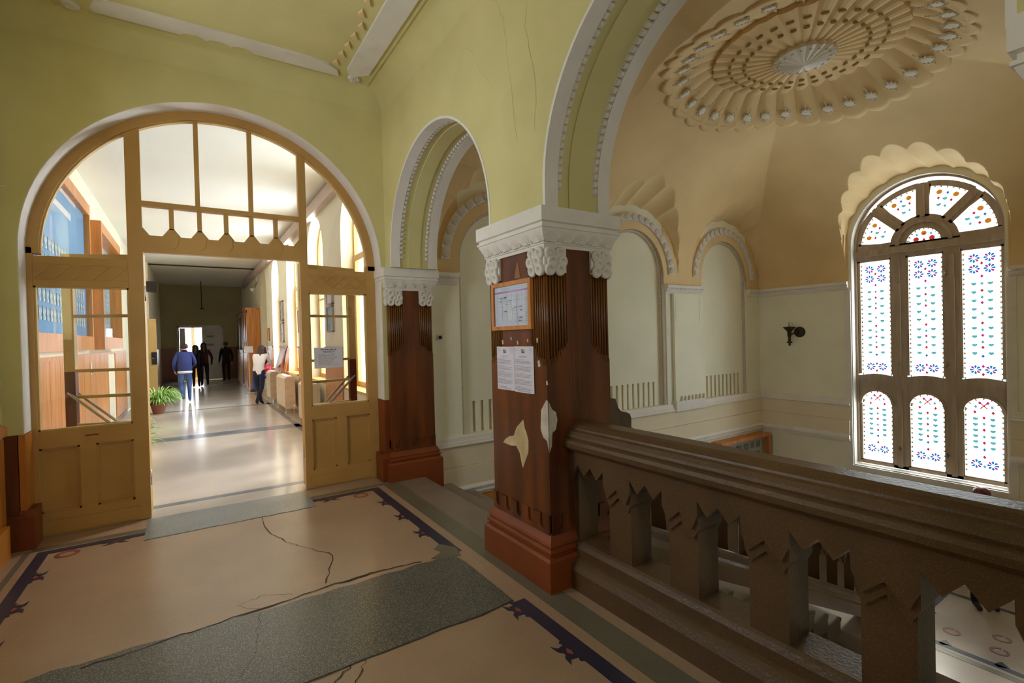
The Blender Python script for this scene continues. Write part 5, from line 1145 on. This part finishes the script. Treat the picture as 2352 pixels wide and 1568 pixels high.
JEAN = M('blue_jeans', (.03, .065, .2), .8, .4, 5, col2=(.06, .12, .32)); NAVYJ = M('navy_blazer', (.025, .04, .17), .8, .2, 4); BLKC = M('black_cloth', (.012, .011, .014), .85, .2, 5); WHTC = M('white_cotton', (.75, .76, .8), .8, .05, 5); REDC = M('crimson_cloth', (.5, .03, .08), .7, .15, 5); GREYC = M('grey_cloth', (.06, .065, .075), .8); MAR = M('maroon_cloth', (.07, .012, .02), .8)
WSH = M('white_shoe', (.75, .66, .6), .6); BSH = M('black_boot', (.02, .018, .018), .4); DJ = M('dark_jeans', (.012, .018, .05), .8, .3, 5)
def blazer(t, fin, k):
    m_ = MB().lathe([(.158, .9), (.172, .93), (.165, 1.1), (.185, 1.3), (.14, 1.44), (.075, 1.49)], (0, 0, 0), 18, sx=1, sy=1); m_.v = [(x * k * (1.08 if abs(x) > 0 else 1), y * k * .72, z * k) for x, y, z in m_.v]; fin(m_.build('blazer', NAVYJ, None, True))
    m_ = MB().lathe([(.15, .86), (.172, .87), (.172, .93), (.15, .93)], (0, 0, 0), 18); m_.v = [(x * k * 1.06, y * k * .76, z * k) for x, y, z in m_.v]; fin(m_.build('shirt_hem', WHTC, None, True))
def lathe_orient(mb): return mb
person('man in navy blazer and jeans walking away with head bowed down the corridor', (-.14, 16.2, 0), .05, 1.66, dict(hd=(0, .05, 1.6), ht=(0, .075, 1.68), no=(0, .11, 1.58), nk=(0, .02, 1.52), knl=(-.1, .02, .5), anl=(-.06, -.24, .17), tol=(-.05, -.16, .05), knr=(.1, .03, .5), anr=(.1, .04, .09), tor=(.11, .2, .04), ell=(-.27, -.05, 1.13), wrl=(-.24, .1, .95), elr=(.26, -.02, 1.14), wrr=(.2, .18, 1.05)), (NAVYJ, JEAN, WSH), 'short', extra=blazer)
person('long haired woman in black walking beside the man in navy', (.16, 21.6, 0), .0, 1.58, dict(knl=(-.09, .06, .5), anl=(-.09, .1, .09), anr=(.09, -.16, .14), tor=(.1, -.06, .04)), (BLKC, BLKC, BSH), 'long', group='two women walking away')
person('long haired woman in maroon jacket walking towards the far bright door', (.42, 22.0, 0), .0, 1.66, dict(elr=(.28, -.04, 1.15), knl=(-.09, .05, .5), anl=(-.08, .06, .09), knr=(.1, .0, .5), anr=(.11, -.1, .1)), (MAR, BLKC, BSH), 'long', group='two women walking away')
person('woman in white top and jeans leaning at the corridor window with crossed ankles', (1.45, 14.05, 0), -.5, 1.58, dict(pel=(0, -.02, .95), sp=(.0, .0, 1.1), ch=(.02, .08, 1.3), nb=(.03, .13, 1.42), nk=(.03, .16, 1.48), hd=(.04, .2, 1.56), ht=(.045, .22, 1.65), no=(.05, .28, 1.56), shl=(-.14, .1, 1.4), shr=(.19, .1, 1.4), ell=(-.18, .22, 1.15), wrl=(-.05, .38, 1.12), elr=(.26, .22, 1.15), wrr=(.14, .4, 1.12), knl=(-.05, .04, .5), anl=(.05, -.02, .1), tol=(.06, .12, .04), knr=(.07, .0, .5), anr=(-.06, -.06, .1), tor=(-.08, .08, .04)), (WHTC, DJ, BSH), 'wavy', M('brown_wavy_hair', (.022, .01, .008), .5, .5, 20, col2=(.06, .03, .02)))
person('person in crimson top sitting by the corridor window beyond the woman in white', (1.82, 15.6, -.12), 1.9, 1.5, dict(knl=(-.1, .38, .88), anl=(-.1, .4, .48), tol=(-.1, .52, .42), knr=(.1, .38, .88), anr=(.1, .4, .48), tor=(.1, .52, .42), ell=(-.2, .12, 1.15), wrl=(-.08, .32, 1.1), elr=(.2, .12, 1.15), wrr=(.08, .32, 1.1)), (REDC, JEAN, BSH), 'long')
person('dark figure standing in the shade by the far cupboards', (1.25, 23.9, 0), .3, 1.68, {}, (BLKC, BLKC, BSH), 'short')
person('reddish haired person standing on the half landing below the stained glass window', (9.0, 2.08, -2.3), 2.4, 1.68, {}, (BLKC, BLKC, BSH), 'short', M('auburn_hair', (.1, .018, .02), .35, .5, 20, col2=(.2, .05, .05)))
